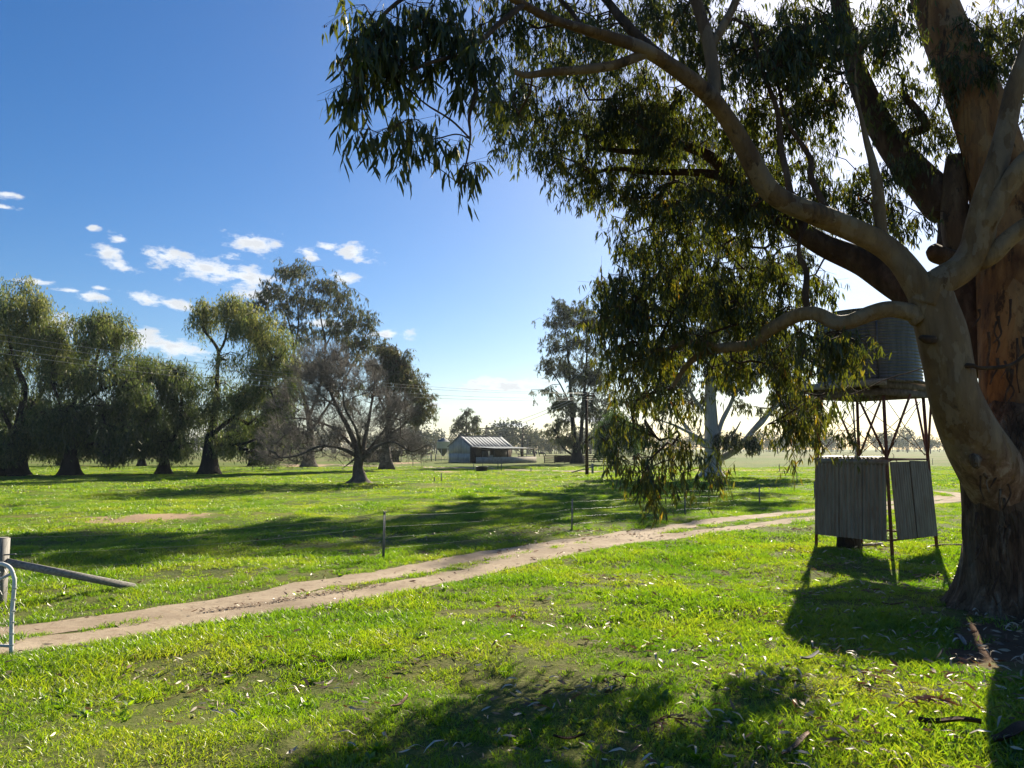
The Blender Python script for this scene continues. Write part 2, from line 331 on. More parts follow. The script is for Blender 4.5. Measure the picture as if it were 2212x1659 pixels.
def segs(A, B, ra, rb, k=3):               # many thin tapered prisms at once
    A = np.asarray(A, float); B = np.asarray(B, float); n = len(A); d = B - A; L = np.linalg.norm(d, axis=1)[:, None] + 1e-9; d = d / L
    ref = np.where(np.abs(d[:, 2:3]) < .9, np.array([[0, 0, 1.]]), np.array([[1., 0, 0]]))
    s = np.cross(ref, d); s /= np.linalg.norm(s, axis=1)[:, None]; u = np.cross(d, s)
    a = np.linspace(0, 2 * math.pi, k, endpoint=False); ca, sa = np.cos(a)[None, :, None], np.sin(a)[None, :, None]
    ring = ca * s[:, None] + sa * u[:, None]
    ra = np.broadcast_to(ra, (n,))[:, None, None]; rb = np.broadcast_to(rb, (n,))[:, None, None]
    V = np.concatenate([A[:, None] - d[:, None] * ra * .3 + ring * ra, B[:, None] + ring * rb], 1).reshape(-1, 3)
    b = (np.arange(n) * 2 * k)[:, None]; j = np.arange(k)[None]; jn = (j + 1) % k
    return V, np.stack([b + j, b + jn, b + k + jn, b + k + j], -1).reshape(-1, 4)
def unit(v): return v / (np.linalg.norm(v, axis=-1, keepdims=True) + 1e-9)
def leaves(P, D, L, W, g, bend=.18, quad=False):
    """lance shaped blades: base P, direction D, length L, width W"""
    n = len(P); D = unit(D); S = unit(np.cross(D, unit(g.normal(size=(n, 3))))); N = np.cross(D, S)
    L = np.broadcast_to(L, (n,))[:, None]; W = np.broadcast_to(W, (n,))[:, None]
    b = g.uniform(-bend, bend, (n, 1)) * L; c = g.uniform(-bend, bend, (n, 1)) * L * .6
    if quad:
        V = np.stack([P, P + D * L * .45 + S * W / 2, P + D * L + S * b, P + D * L * .45 - S * W / 2], 1).reshape(-1, 3)
        return V, (np.arange(n) * 4)[:, None] + np.arange(4)[None]
    V = np.stack([P, P + D * L * .33 + S * (W / 2 + b * .35) + N * c * .5, P + D * L * .33 - S * (W / 2 - b * .35) + N * c * .5,
                  P + D * L * .7 + S * (W * .36 + b * .7) + N * c * .6, P + D * L * .7 - S * (W * .36 - b * .7) + N * c * .6, P + D * L + S * b * .7], 1).reshape(-1, 3)
    k = (np.arange(n) * 6)[:, None]
    return V, [k + np.array([[0, 1, 2]]), k + np.array([[3, 5, 4]]), k + np.array([[1, 3, 4, 2]])]

# ------------------------------------------------------------------ terrain
def vnoise(x, y, seed):
    xi = np.floor(x).astype(np.int64); yi = np.floor(y).astype(np.int64); fx = x - xi; fy = y - yi
    fx = fx * fx * (3 - 2 * fx); fy = fy * fy * (3 - 2 * fy)
    def h(a, b):
        q = (a * 374761393 + b * 668265263 + seed * 1274126177) & 0xffffffff
        q = ((q ^ (q >> 13)) * 1274126177) & 0xffffffff
        return ((q ^ (q >> 16)) & 0xffff) / 65535.
    return (h(xi, yi) * (1 - fx) + h(xi + 1, yi) * fx) * (1 - fy) + (h(xi, yi + 1) * (1 - fx) + h(xi + 1, yi + 1) * fx) * fy
def gpath(pts, n=12): return spline([gnd(*p) for p in pts], n)
RUT_A = gpath([(-180,1386),(0,1361),(250,1331),(553,1284),(700,1258),(818,1242),(1000,1208),(1120,1188),(1240,1169),(1325,1159),(1450,1142),(1575,1125),(1764,1106),(1900,1092),(2004,1083),(2040,1076)])
RUT_B = gpath([(-180,1428),(0,1399),(250,1363),(553,1311),(743,1285),(893,1258),(981,1243),(1100,1217),(1200,1195),(1325,1174),(1450,1160),(1596,1142),(1764,1121),(1900,1104),(2004,1091),(2058,1085),(2081,1076),(2056,1068),(2003,1063),(1930,1060)])
FAR_ROAD = gpath([(560,1003),(700,1004),(860,1008),(960,1011),(1060,1013),(1150,1016),(1290,1019)], 10)
TRK = np.vstack([RUT_A, RUT_B])[:, :2]
def dtrack(x, y, pts=TRK):
    x = np.asarray(x, float); y = np.asarray(y, float); out = np.full(x.shape, 1e9)
    m = (x * x + y * y) < 60 ** 2
    xs, ys = x[m], y[m]; best = np.full(xs.shape, 1e9)
    for p in (RUT_A, RUT_B):
        for a, b in zip(p[:-1], p[1:]):
            dx, dy = b[0] - a[0], b[1] - a[1]; q = dx * dx + dy * dy + 1e-9
            t = np.clip(((xs - a[0]) * dx + (ys - a[1]) * dy) / q, 0, 1)
            best = np.minimum(best, (xs - a[0] - t * dx) ** 2 + (ys - a[1] - t * dy) ** 2)
    out[m] = np.sqrt(best); return out
def height(x, y):
    x = np.asarray(x, float); y = np.asarray(y, float); r = np.hypot(x, y)
    k = np.clip((dtrack(x, y) - .25) / .9, .12, 1); far = 1 / (1 + (r / 260) ** 2)
    h = (vnoise(x / 14, y / 9, 1) - .5) * .20 * np.clip(r / 25, .3, 1) * far
    h = h + ((vnoise(x / 3.1, y / 1.9, 2) - .5) * .16 + (vnoise(x / 1.1, y / .8, 3) - .5) * .10) * k * far
    h = h - .045 * np.exp(-(dtrack(x, y) / .42) ** 2)
    h = h + np.exp(-((x - 7.8) ** 2 + (y - 10.4) ** 2) / 4.5) * .10
    return h
def hz(x, y): return float(height(np.array([x]), np.array([y]))[0])
ang = np.concatenate([np.linspace(-52, 52, 430), np.linspace(52, 308, 90)[1:-1]]) * math.pi / 180
rad = [0.5]
while rad[-1] < 1450: rad.append(rad[-1] * 1.0165 + .02)
rad = np.array(rad); na, nr = len(ang), len(rad)
gx = (rad[:, None] * np.sin(ang)[None]); gy = (rad[:, None] * np.cos(ang)[None]); gz = height(gx, gy)
GV = np.stack([gx, gy, gz], -1).reshape(-1, 3)
i = np.arange(nr - 1)[:, None] * na; j = np.arange(na)[None]; jn = (j + 1) % na
GF = np.stack([i + j, i + na + j, i + na + jn, i + jn], -1).reshape(-1, 4)[:, ::-1]
GV = np.vstack([GV, [[0, 0, hz(0, 0)]]]); jj = np.arange(na)
G0 = np.stack([np.full(na, len(GV) - 1), (jj + 1) % na, jj], 1)
# ground material: pasture greens, dry and bare patches fixed in the world
m, t, o = mat('pasture_ground'); M['ground'] = m
g = NN(t, 'ShaderNodeNewGeometry'); pos = g.outputs['Position']
def patch(t, pos, c, rx, ry, rot=0):
    mp = NN(t, 'ShaderNodeMapping', vector_type='TEXTURE'); mp.inputs['Location'].default_value = (c[0], c[1], 0); mp.inputs['Rotation'].default_value = (0, 0, rot); mp.inputs['Scale'].default_value = (rx, ry, 1e5)
    t.links.new(pos, mp.inputs[0]); l = NN(t, 'ShaderNodeVectorMath', operation='LENGTH'); t.links.new(mp.outputs[0], l.inputs[0]); return l.outputs['Value']
n1 = noise(t, .09, 5, .6, pos, (1, 1.6, 1)); n2 = noise(t, .55, 6, .65, pos, (1, 1.5, 1)); n3 = noise(t, 7, 6, .7, pos); n4 = noise(t, 28, 4, .7, pos)
c = ramp(t, math_n(t, 'ADD', math_n(t, 'MULTIPLY', n1, .45), math_n(t, 'MULTIPLY', n2, .55)),
         [(.34, (.040, .095, .008)), (.46, (.085, .15, .010)), (.56, (.15, .18, .022)), (.68, (.25, .20, .07))])
c = mixc(t, mrange(t, n3, .38, .68, 0, .6), c, (.045, .055, .015))
c = mixc(t, mrange(t, n4, .55, .75, 0, .35), c, (.26, .22, .11))
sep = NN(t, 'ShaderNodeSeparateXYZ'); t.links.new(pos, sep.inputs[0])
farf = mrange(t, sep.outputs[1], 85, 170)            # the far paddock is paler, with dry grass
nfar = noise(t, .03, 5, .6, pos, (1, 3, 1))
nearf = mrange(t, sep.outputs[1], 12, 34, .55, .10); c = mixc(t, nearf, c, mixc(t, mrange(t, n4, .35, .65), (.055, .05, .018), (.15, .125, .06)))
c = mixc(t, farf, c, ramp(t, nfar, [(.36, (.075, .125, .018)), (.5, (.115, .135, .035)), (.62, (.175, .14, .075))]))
DIRT = (.40, .27, .18)
pat = None
for (px, py, rx, ry) in ((300,1116,2.6,1.7),(380,1112,1.6,1.3),(668,1005,3.6,7.5),(870,1000,3,9),(1020,1020,5,2.5),(2018,1076,1.3,2.2),(1120,1010,8,3),(1560,1015,10,8)):
    q = gnd(px, py); l = patch(t, pos, q, rx, ry); pat = l if pat is None else math_n(t, 'MINIMUM', pat, l)
pm = mrange(t, math_n(t, 'ADD', pat, math_n(t, 'MULTIPLY_ADD', n2, 1.6, -.8)), 1.05, .6, 0, .8)
c = mixc(t, pm, c, DIRT)
pt = patch(t, pos, (7.3, 9.0), 2.5, 1.9, .2)                  # bare soil round the big trunk
pm2 = mrange(t, math_n(t, 'ADD', pt, math_n(t, 'MULTIPLY_ADD', noise(t, 1.6, 5, .6, pos), 1.5, -.75)), 1.05, .7, 0, .95)
c = mixc(t, pm2, c, mixc(t, n3, (.075, .042, .026), (.15, .085, .055)))
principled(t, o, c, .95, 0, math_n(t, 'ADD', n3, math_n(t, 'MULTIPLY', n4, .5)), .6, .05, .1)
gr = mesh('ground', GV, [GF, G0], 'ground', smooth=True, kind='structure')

# dirt track
m, t, o = mat('sandy_track_dirt'); M['dirt'] = m
g = NN(t, 'ShaderNodeNewGeometry'); pos = g.outputs['Position']
n1 = noise(t, .7, 6, .6, pos); n2 = noise(t, 9, 8, .7, pos); n3 = noise(t, 60, 3, .6, pos)
c = ramp(t, n1, [(.3, (.21, .16, .11)), (.5, (.31, .245, .17)), (.7, (.40, .325, .235))])
c = mixc(t, mrange(t, n2, .48, .70, 0, .65), c, (.17, .115, .075)); c = mixc(t, mrange(t, noise(t, 2.4, 6, .7, pos), .52, .68, 0, .55), c, (.20, .14, .09)); c = mixc(t, mrange(t, n3, .6, .8, 0, .5), c, (.62, .52, .42))
principled(t, o, c, .95, 0, math_n(t, 'ADD', n2, math_n(t, 'MULTIPLY', n3, .35)), .5, .03, .15)
def strip(path, half, lift, seed, nx=7):
    L = np.concatenate([[0], np.cumsum(np.linalg.norm(np.diff(path, axis=0), axis=1))]); n = int(L[-1] / (.16 if L[-1] < 120 else .8))
    s = np.linspace(0, L[-1], n); P = np.stack([np.interp(s, L, path[:, q]) for q in range(2)], 1)
    T = unit(np.gradient(P, axis=0)); Nn = np.stack([-T[:, 1], T[:, 0]], 1)
    def e(k): return half * (1 + .7 * (vnoise(s / 1.6, s * 0 + k, seed) - .5) + .5 * (vnoise(s / .34, s * 0 + k, seed + 1) - .5))
    w = np.linspace(-1, 1, nx); V = []
    for q in w:
        off = np.where(q > 0, e(.3), e(7.3)) * q; xy = P + Nn * off[:, None]
        z = height(xy[:, 0], xy[:, 1]) + lift - (0.02 if abs(q) > .98 else 0); V.append(np.column_stack([xy, z]))
    V = np.stack(V, 1).reshape(-1, 3); i = np.arange(n - 1)[:, None] * nx; j = np.arange(nx - 1)[None]
    return V, np.stack([i + j, i + nx + j, i + nx + j + 1, i + j + 1], -1).reshape(-1, 4)
b = MB(); b.add(*strip(RUT_A, .44, .022, 11)); b.add(*strip(RUT_B, .40, .026, 23))
mid = [gnd(*p) for p in ((250,1347),(500,1306),(620,1290),(740,1268))]; b.add(*strip(spline(mid, 12), .22, .018, 31))
mid = [gnd(*p) for p in ((985,1227),(1100,1203),(1180,1188),(1250,1177),(1320,1168),(1400,1156))]; b.add(*strip(spline(mid, 12), .40, .018, 35))
b.build('dirt_track', 'dirt', kind='structure', smooth=True)
V, Fq = strip(FAR_ROAD, 1.3, .05, 44); mesh('farm_road', V, Fq, 'dirt', kind='structure', smooth=True)

# ------------------------------------------------------------------ scattering through geometry nodes
def scatter(name, pts, sc, protos, m=None):
    n = len(pts); me = bpy.data.meshes.new(name); me.vertices.add(n); me.vertices.foreach_set('co', np.asarray(pts, np.float32).ravel())
    for k, ty, v in (('rz', 'FLOAT', rng.uniform(0, 6.28, n)), ('sc', 'FLOAT', sc), ('pi', 'INT', rng.integers(0, len(protos), n))):
        a = me.attributes.new(k, ty, 'POINT'); a.data.foreach_set('value', np.asarray(v, np.float32 if ty == 'FLOAT' else np.int32))
    me.update(); o = bpy.data.objects.new(name, me); COL.objects.link(o); o['kind'] = 'stuff'
    ng = bpy.data.node_groups.new(name, 'GeometryNodeTree')
    ng.interface.new_socket('Geometry', in_out='INPUT', socket_type='NodeSocketGeometry'); ng.interface.new_socket('Geometry', in_out='OUTPUT', socket_type='NodeSocketGeometry')
    gi = ng.nodes.new('NodeGroupInput'); go = ng.nodes.new('NodeGroupOutput'); ip = ng.nodes.new('GeometryNodeInstanceOnPoints'); jg = ng.nodes.new('GeometryNodeJoinGeometry')
    for p in protos:
        oi = ng.nodes.new('GeometryNodeObjectInfo'); oi.inputs['Object'].default_value = p; oi.inputs['As Instance'].default_value = True
        ng.links.new(oi.outputs['Geometry'], jg.inputs[0])
    def attr(nm, ty):
        a = ng.nodes.new('GeometryNodeInputNamedAttribute'); a.data_type = ty; a.inputs['Name'].default_value = nm; return a.outputs['Attribute']
    cx = ng.nodes.new('ShaderNodeCombineXYZ'); ng.links.new(attr('rz', 'FLOAT'), cx.inputs[2])
    ip.inputs['Pick Instance'].default_value = True
    ng.links.new(gi.outputs[0], ip.inputs['Points']); ng.links.new(jg.outputs[0], ip.inputs['Instance']); ng.links.new(attr('pi', 'INT'), ip.inputs['Instance Index'])
    ng.links.new(cx.outputs[0], ip.inputs['Rotation']); ng.links.new(attr('sc', 'FLOAT'), ip.inputs['Scale']); ng.links.new(ip.outputs[0], go.inputs[0])
    md = o.modifiers.new('scatter', 'NODES'); md.node_group = ng
    return o
def clump(nb, rad_, hmin, hmax, w, seed, lean=.5, tb=0.):
    g = np.random.default_rng(seed); a = g.uniform(0, 6.28, nb); r_ = rad_ * np.sqrt(g.uniform(0, 1, nb))
    P = np.stack([r_ * np.cos(a), r_ * np.sin(a), np.full(nb, -.012)], 1); D = np.stack([g.normal(0, lean, nb), g.normal(0, lean, nb), np.ones(nb)], 1); D = unit(D)
    H = g.uniform(hmin, hmax, nb); S = unit(np.cross(D, unit(g.normal(size=(nb, 3))))); W = w * g.uniform(.6, 1.3, nb)
    B = np.stack([g.normal(0, .35, nb), g.normal(0, .35, nb), -.2 * np.ones(nb)], 1) * H[:, None]
    h = H[:, None]; w_ = W[:, None] / 2
    V = np.stack([P - S * w_, P + S * w_, P + D * h * .55 + S * w_ * .8 + B * .3, P + D * h * .55 - S * w_ * .8 + B * .3, P + D * h + B], 1).reshape(-1, 3)
    k = (np.arange(nb) * 5)[:, None]; tn = np.repeat(np.clip(g.normal(.37 + tb, .26, nb), 0, 1), 5)
    o = mesh('grass_tuft', V, [k + np.array([[0, 1, 2, 3]]), k + np.array([[3, 2, 4]])], 'grass', tint=tn)
    COL.objects.unlink(o); return o
def spread(y0, y1, dens, xm=1.25, ymin=None):
    """points in the wedge seen (and a margin beside it)"""
    n = int(dens * xm * .70 * (y1 * y1 - y0 * y0)); y = np.sqrt(rng.uniform(y0 * y0, y1 * y1, n)); x = y * rng.uniform(-.70 * xm, .70 * xm, n)
    return x, y
BARE = ((300,1116,2.6,1.5),(380,1112,1.6,1.1),(1345,1405,.35,.25),(1180,1480,.5,.25),(960,1428,.5,.22),(700,1470,.4,.2),(1330,1640,.4,.2),(545,1445,.4,.15))
def grassmask(x, y, edge=.36):
    d = dtrack(x, y); k = (d > edge + .16 * vnoise(x / .3, y / .3, 9))
    bare = np.hypot((x - 7.3) / 2.3, (y - 9.1) / 1.7) + 1.0 * (vnoise(x / .6, y / .6, 4) - .5)
    k &= (bare > 1) | (rng.uniform(0, 1, len(x)) < .04)
    for (px_, py_, rx_, ry_) in BARE: q_ = gnd(px_, py_); k &= (np.hypot((x - q_[0]) / rx_, (y - q_[1]) / ry_) + .9 * (vnoise(x / .5, y / .5, 8) - .5) > .8) | (rng.uniform(0, 1, len(x)) < .12)
    thin = vnoise(x / .45, y / .45, 5) * .6 + vnoise(x / 1.6, y / 1.6, 6) * .4
    k &= (thin > .34) | (rng.uniform(0, 1, len(x)) < .28)
    return k, thin
near = [clump(46, .10, .025, .095, .0075, s) for s in range(6)] + [clump(34, .09, .02, .06, .006, s + 50, .9, .25) for s in range(2)]
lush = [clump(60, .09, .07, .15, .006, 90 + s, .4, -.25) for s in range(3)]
midc = [clump(60, .22, .03, .09, .012, s + 20, .6) for s in range(5)]
farc = [clump(60, .55, .04, .12, .03, s + 40, .7) for s in range(4)]
for nm, y0, y1, den, pr, s0 in (('grass', 3.2, 10.5, 120, near, 1.), ('grass', 10.5, 19, 55, near, 1.25), ('grass', 19, 40, 15, midc, 1.), ('grass', 40, 95, 2.6, farc, 1.)):
    x, y = spread(y0, y1, den); k, th = grassmask(x, y, .37 if y1 < 30 else .42); x, y, th = x[k], y[k], th[k]
    sc = s0 * (.55 + .75 * th) * rng.uniform(.7, 1.25, len(x)) * (1 + .5 * (vnoise(x / 3, y / 2, 15) > .62))
    scatter(nm, np.stack([x, y, height(x, y)], 1), sc, pr)
x, y = spread(5, 24, 9); k, th = grassmask(x, y); q = vnoise(x / .8, y / .6, 33); k &= q > .72; x, y = x[k], y[k]
scatter('grass', np.stack([x, y, height(x, y)], 1), rng.uniform(.6, 1.15, len(x)), lush)
x, y = spread(14, 60, 1.6); k, th = grassmask(x, y); q = vnoise(x / 1.8, y / 1.0, 35); k &= q > .70; x, y = x[k], y[k]
scatter('grass', np.stack([x, y, height(x, y)], 1), rng.uniform(1.4, 2.6, len(x)), lush)
weed = []
for sd in range(4):
    gw = np.random.default_rng(200 + sd); nb = 11; a_ = gw.uniform(0, 6.28, nb); Dw = np.stack([np.cos(a_), np.sin(a_), gw.uniform(.15, .9, nb)], 1); Lw = gw.uniform(.06, .13, nb)
    Vw, Fw = leaves(np.zeros((nb, 3)) + (0, 0, .01), Dw, Lw, Lw * gw.uniform(.25, .4, nb), gw, .15); ow = mesh('broadleaf_weed', Vw, Fw, 'grass', tint=np.repeat(gw.uniform(.0, .25, nb), 6)); COL.objects.unlink(ow); weed.append(ow)
stalk = []
for sd in range(3):
    gw = np.random.default_rng(230 + sd); ow = clump(9, .05, .12, .24, .004, 300 + sd, .5, .6); stalk.append(ow)
x, y = spread(5, 26, 7); k, th = grassmask(x, y); q = vnoise(x / 1.3, y / 1.0, 51); k &= q > .58; x, y = x[k], y[k]; scatter('weeds', np.stack([x, y, height(x, y)], 1), rng.uniform(.45, 1.05, len(x)), weed)
x, y = spread(5, 40, 1.1); k, th = grassmask(x, y); x, y = x[k], y[k]; scatter('dry_stalks', np.stack([x, y, height(x, y)], 1), rng.uniform(.6, 1.3, len(x)), stalk)
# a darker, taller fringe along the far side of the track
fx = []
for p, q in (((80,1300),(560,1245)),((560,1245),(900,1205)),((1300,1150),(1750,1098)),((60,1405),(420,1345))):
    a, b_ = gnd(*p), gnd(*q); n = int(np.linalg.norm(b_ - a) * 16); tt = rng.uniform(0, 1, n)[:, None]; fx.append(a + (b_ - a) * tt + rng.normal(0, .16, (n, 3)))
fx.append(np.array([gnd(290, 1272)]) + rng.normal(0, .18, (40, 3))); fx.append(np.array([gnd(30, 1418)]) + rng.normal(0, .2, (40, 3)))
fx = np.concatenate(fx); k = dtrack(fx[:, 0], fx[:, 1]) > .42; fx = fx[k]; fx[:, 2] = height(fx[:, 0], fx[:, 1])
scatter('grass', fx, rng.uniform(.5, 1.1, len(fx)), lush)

# ------------------------------------------------------------------ fallen leaves and bark on the grass
def littermesh(x, y, name, g, Lr=(.05, .13)):
    n = len(x); a = g.uniform(0, 6.28, n); D = np.stack([np.cos(a), np.sin(a), g.normal(0, .25, n)], 1)
    P = np.stack([x, y, height(x, y) + g.uniform(.02, .065, n)], 1); L = g.uniform(*Lr, n)
    V, Fc = leaves(P, D, L, L * g.uniform(.10, .26, n), g, .35)
    tn = np.repeat(np.clip(g.beta(.8, 1.1, n), 0, 1), 6)
    return mesh(name, V, Fc, 'litter', tint=tn, kind='stuff')
g = np.random.default_rng(5)
x, y = spread(5.2, 22, 95, 1.1); dens = np.clip(.10 + .75 * np.clip((x + .15 * y - .5) / 6, 0, 1), 0, 1) * np.clip(vnoise(x / .55, y / .55, 61) * 2.4 - .75, .03, 1.4)
dens *= 1.5 * np.clip(1.4 - np.hypot(x - 4.5, y - 8) / 12, .35, 1.2)
th_ = vnoise(x / .45, y / .45, 5) * .6 + vnoise(x / 1.6, y / 1.6, 6) * .4; dens *= .5 + 4.5 * (th_ < .38)
for (px_, py_, rx_, ry_) in BARE[2:]: q_ = gnd(px_, py_); dens = dens + 1.0 * (np.hypot((x - q_[0]) / rx_, (y - q_[1]) / ry_) < 1)
dens *= 1 + 2.0 * np.exp(-((x - 3.6) ** 2 / 8 + (y - 6.8) ** 2 / 3))
k = rng.uniform(0, 1, len(x)) < dens; littermesh(x[k], y[k], 'leaf_litter', g, (.05, .15))
x = rng.uniform(-13, 13, 1500); y = rng.uniform(8, 34, 1500); k = rng.uniform(0, 1, 1500) < .3; littermesh(x[k], y[k], 'leaf_litter', g, (.06, .14))
# debris line between the ruts
a, b_ = gnd(440, 1318), gnd(830, 1262); tt = rng.uniform(0, 1, (420, 1)); P = a + (b_ - a) * tt + rng.normal(0, .045, (420, 3)); littermesh(P[:, 0], P[:, 1], 'leaf_litter', g, (.03, .09))
def single_leaf(seed, L=.16):
    g = np.random.default_rng(seed); w = .17; ts = np.linspace(0, 1, 6); b_ = g.uniform(-.3, .3); cu = g.uniform(.1, .35)
    V = []
    for q in ts:
        hw = w * L * math.sin(math.pi * min(q * .95 + .03, 1)) ** .8 * .5; yy = b_ * L * q * q; zz = cu * L * math.sin(q * 3.14) + g.normal(0, .003)
        V += [[q * L, yy - hw, zz + abs(hw) * .35], [q * L, yy, zz], [q * L, yy + hw, zz + abs(hw) * .35]]
    Fq = [[i * 3 + c, i * 3 + 3 + c, i * 3 + 4 + c, i * 3 + 1 + c] for i in range(5) for c in (0, 1)]
    return V, np.array(Fq)
lm = []
for s in range(8):
    V, Fq = single_leaf(s); o = mesh('fallen_leaf', V, Fq, 'litter', tint=np.full(len(V), (.05, .25, .7, .95, 1., .85, .6, .9)[s])); lm.append(o.data); COL.objects.unlink(o)
cnt = 0
while cnt < 220:
    y = math.sqrt(random.uniform(5.5 ** 2, 11 ** 2)); x = y * random.uniform(-.5, .72)
    if random.random() > .12 + .9 * max(0, min(1, (x + 1) / 5)): continue
    o = bpy.data.objects.new('fallen_leaf', random.choice(lm)); COL.objects.link(o); o.location = (x, y, hz(x, y) + .045)
    o.rotation_euler = (random.uniform(-.5, .5), random.uniform(-.4, .4), random.uniform(0, 6.28)); s = random.uniform(.6, 1.15); o.scale = (s, s * random.uniform(.7, 1.3), s)
    tag(o, 'curled dry eucalyptus leaf lying loose on the foreground grass', 'leaf', 'dry leaves fallen on the foreground grass'); cnt += 1
def bark_strip(px, py, L, w, rz, mt, label, curl=.3):
    q = gnd(px, py); n = 9; V = []
    for i in range(n):
        s = i / (n - 1); hw = w / 2 * (.5 + .5 * math.sin(3.1 * min(max(s, .06), .94))); yy = curl * L * s * s
        for c in (-1, 0, 1): V.append([s * L, yy + c * hw, .05 + .05 * L * math.sin(s * 5 + L * 9) + (.3 * w if c else 0)])
    V = np.array(V); Vt = V.copy(); Vt[:, 2] += .006; Fq = np.array([[i * 3 + c, i * 3 + 3 + c, i * 3 + 4 + c, i * 3 + 1 + c] for i in range(n - 1) for c in (0, 1)])
    Fall = np.vstack([Fq[:, ::-1], Fq + len(V)]); o = mesh('bark_strip', np.vstack([V, Vt]), Fall, mt, smooth=True)
    o.location = (q[0], q[1], hz(q[0], q[1]) + .01); o.rotation_euler = (0, 0, rz); return tag(o, label, 'bark strip', 'fallen bark strips')
bark_strip(2085, 1395, .42, .05, 1.0, 'timber', 'long grey curled bark strip on bare soil near the right frame edge')
bark_strip(1905, 1322, .30, .04, -.4, 'bark_pale', 'thin pale bark strip on the shaded ground left of the big trunk base')
bark_strip(1730, 1440, .34, .06, .3, 'timber', 'grey arched bark piece at the left edge of the tank shadow')
bark_strip(1690, 1640, .5, .05, .5, 'bark_pale', 'pale bark strip at the very bottom edge right of centre')
bark_strip(1985, 1585, .45, .09, -.6, 'bark_dark', 'wide reddish brown bark piece in the bottom right litter')
bark_strip(2150, 1625, .5, .12, .2, 'bark_dark', 'dark red bark slab in the bottom right corner')
bark_strip(1195, 1590, .26, .04, -.2, 'bark_dark', 'short brown bark strip in the bottom centre grass')
bark_strip(845, 1232+300, .3, .04, .9, 'bark_pale', 'small pale bark strip in the hollow at the bottom left of centre')
def dead_sprig(px, py, n, L, label, seed):
    q = gnd(px, py); q[2] = hz(q[0], q[1]) + .05; g = np.random.default_rng(seed); t_ = thing('dead_leaf_sprig', label, 'leaf sprig', q, 0, 'brown dead sprigs on the grass')
    st = spline([(-.16, 0, 0), (0, .03, .05), (.2, -.02, .04)], 4); mesh('stem', *tube(st, .004, 5), 'bark_dark', t_)
    P = st[g.integers(0, len(st), n)] + g.normal(0, .03, (n, 3)) * (1, 1, .3); D = np.stack([g.normal(0, .5, n), -np.abs(g.normal(.6, .4, n)), g.normal(0, .2, n)], 1)
    V, Fc = leaves(P, D, g.uniform(.6, 1.2, n) * L, g.uniform(.015, .025, n), g, .2); mesh('leaves', V, Fc, 'litter', t_, tint=np.full(len(V), .08), kind='stuff')
dead_sprig(1445, 1575, 28, .14, 'brown dead leaf bunch on the grass near the bottom edge', 3)
dead_sprig(1985, 1545, 34, .15, 'rusty dead leaf sprig among the litter at bottom right', 4)
dead_sprig(1345, 1470, 18, .10, 'small brown leaf sprig on the sunlit grass left of the tank shadow', 5)
dead_sprig(1875, 1485, 16, .10, 'little brown sprig below the dark tank shadow', 6)

# ------------------------------------------------------------------ trees
def blobpts(blobs, g, dspread=None, clus=0, spread=.55):
    out = []
    if clus:
        C_ = blobpts([(*q[:6], max(1, int(round(q[6] / clus)))) for q in blobs], g); k = g.integers(int(clus * .6), int(clus * 1.5) + 1, len(C_))
        C_ = np.repeat(C_, k, 0); return C_ + g.normal(0, spread, C_.shape) * (1, 1, .6)
    for b_ in blobs:
        cx, cy, rx, ry, D, dD, n = b_
        k = 0
        while k < n:
            u = g.uniform(-1, 1, 3)
            if u @ u > 1: continue
            out.append(at(cx + u[0] * rx, cy + u[1] * ry, D + u[2] * dD)); k += 1
    return np.array(out)
def grow(limbs, tips, seg, g, wig=.12, rtip=.006, pw=.42, up=0.):
    """connect every tip to the nearest wood; returns edges (A, B, ra, rb)"""
    N = [p for l, r in limbs for p in l]; N = list(N); nb = len(N); par = [-1] * nb
    cap = len(N) + len(tips) * 40; arr = np.empty((cap, 3)); arr[:nb] = np.array(N); n = nb
    d0 = np.array([((arr[:nb] - p) ** 2).sum(1).min() for p in tips]); order = np.argsort(d0); tipnode = {}
    for ti in order:
        p = tips[ti]; dv = arr[:n] - p; d = np.sqrt((dv ** 2).sum(1)) + np.maximum(0, dv[:, 2]) * up
        q = int(np.argmin(d)); a = arr[q]; L = np.linalg.norm(p - a); k = min(39, max(1, int(L / seg)))
        off = g.normal(0, wig * L, 3); last = q
        for s in range(1, k + 1):
            f = s / k; w = math.sin(f * math.pi)
            arr[n] = a + (p - a) * f + off * w * .6 + np.array([0, 0, .10 * L * w]) + (g.normal(0, wig * seg * .6, 3) if s < k else 0)
            par.append(last); last = n; n += 1
        tipnode[ti] = last
    par = np.array(par); cntn = np.zeros(n); 
    for v in tipnode.values(): cntn[v] += 1
    for v in range(n - 1, nb - 1, -1): cntn[par[v]] += cntn[v]
    ch = np.arange(nb, n); rr = rtip * np.maximum(cntn, 1) ** pw
    return arr[par[ch]], arr[ch], np.minimum(rr[par[ch]], rr[ch] * 1.5), rr[ch]
def flarefn(hbase, amt, nfl=5, ph=0., z0=0.):
    def f(a, s, z):
        k = np.exp(-np.maximum(z - z0, 0) / hbase); return 1 + amt * k * (1 + .35 * np.sin(a * nfl + ph) + .2 * np.sin(a * (nfl * 2 + 1) + ph * 2))
    return f
def limb(pts, n=6):
    """pts rows (px, py, D, radius in metres)"""
    P = np.array([at(a, b_, c) for a, b_, c, _ in pts]); r = np.array([q[3] for q in pts])
    Q = spline(np.column_stack([P, r]), n); return Q[:, :3], Q[:, 3]

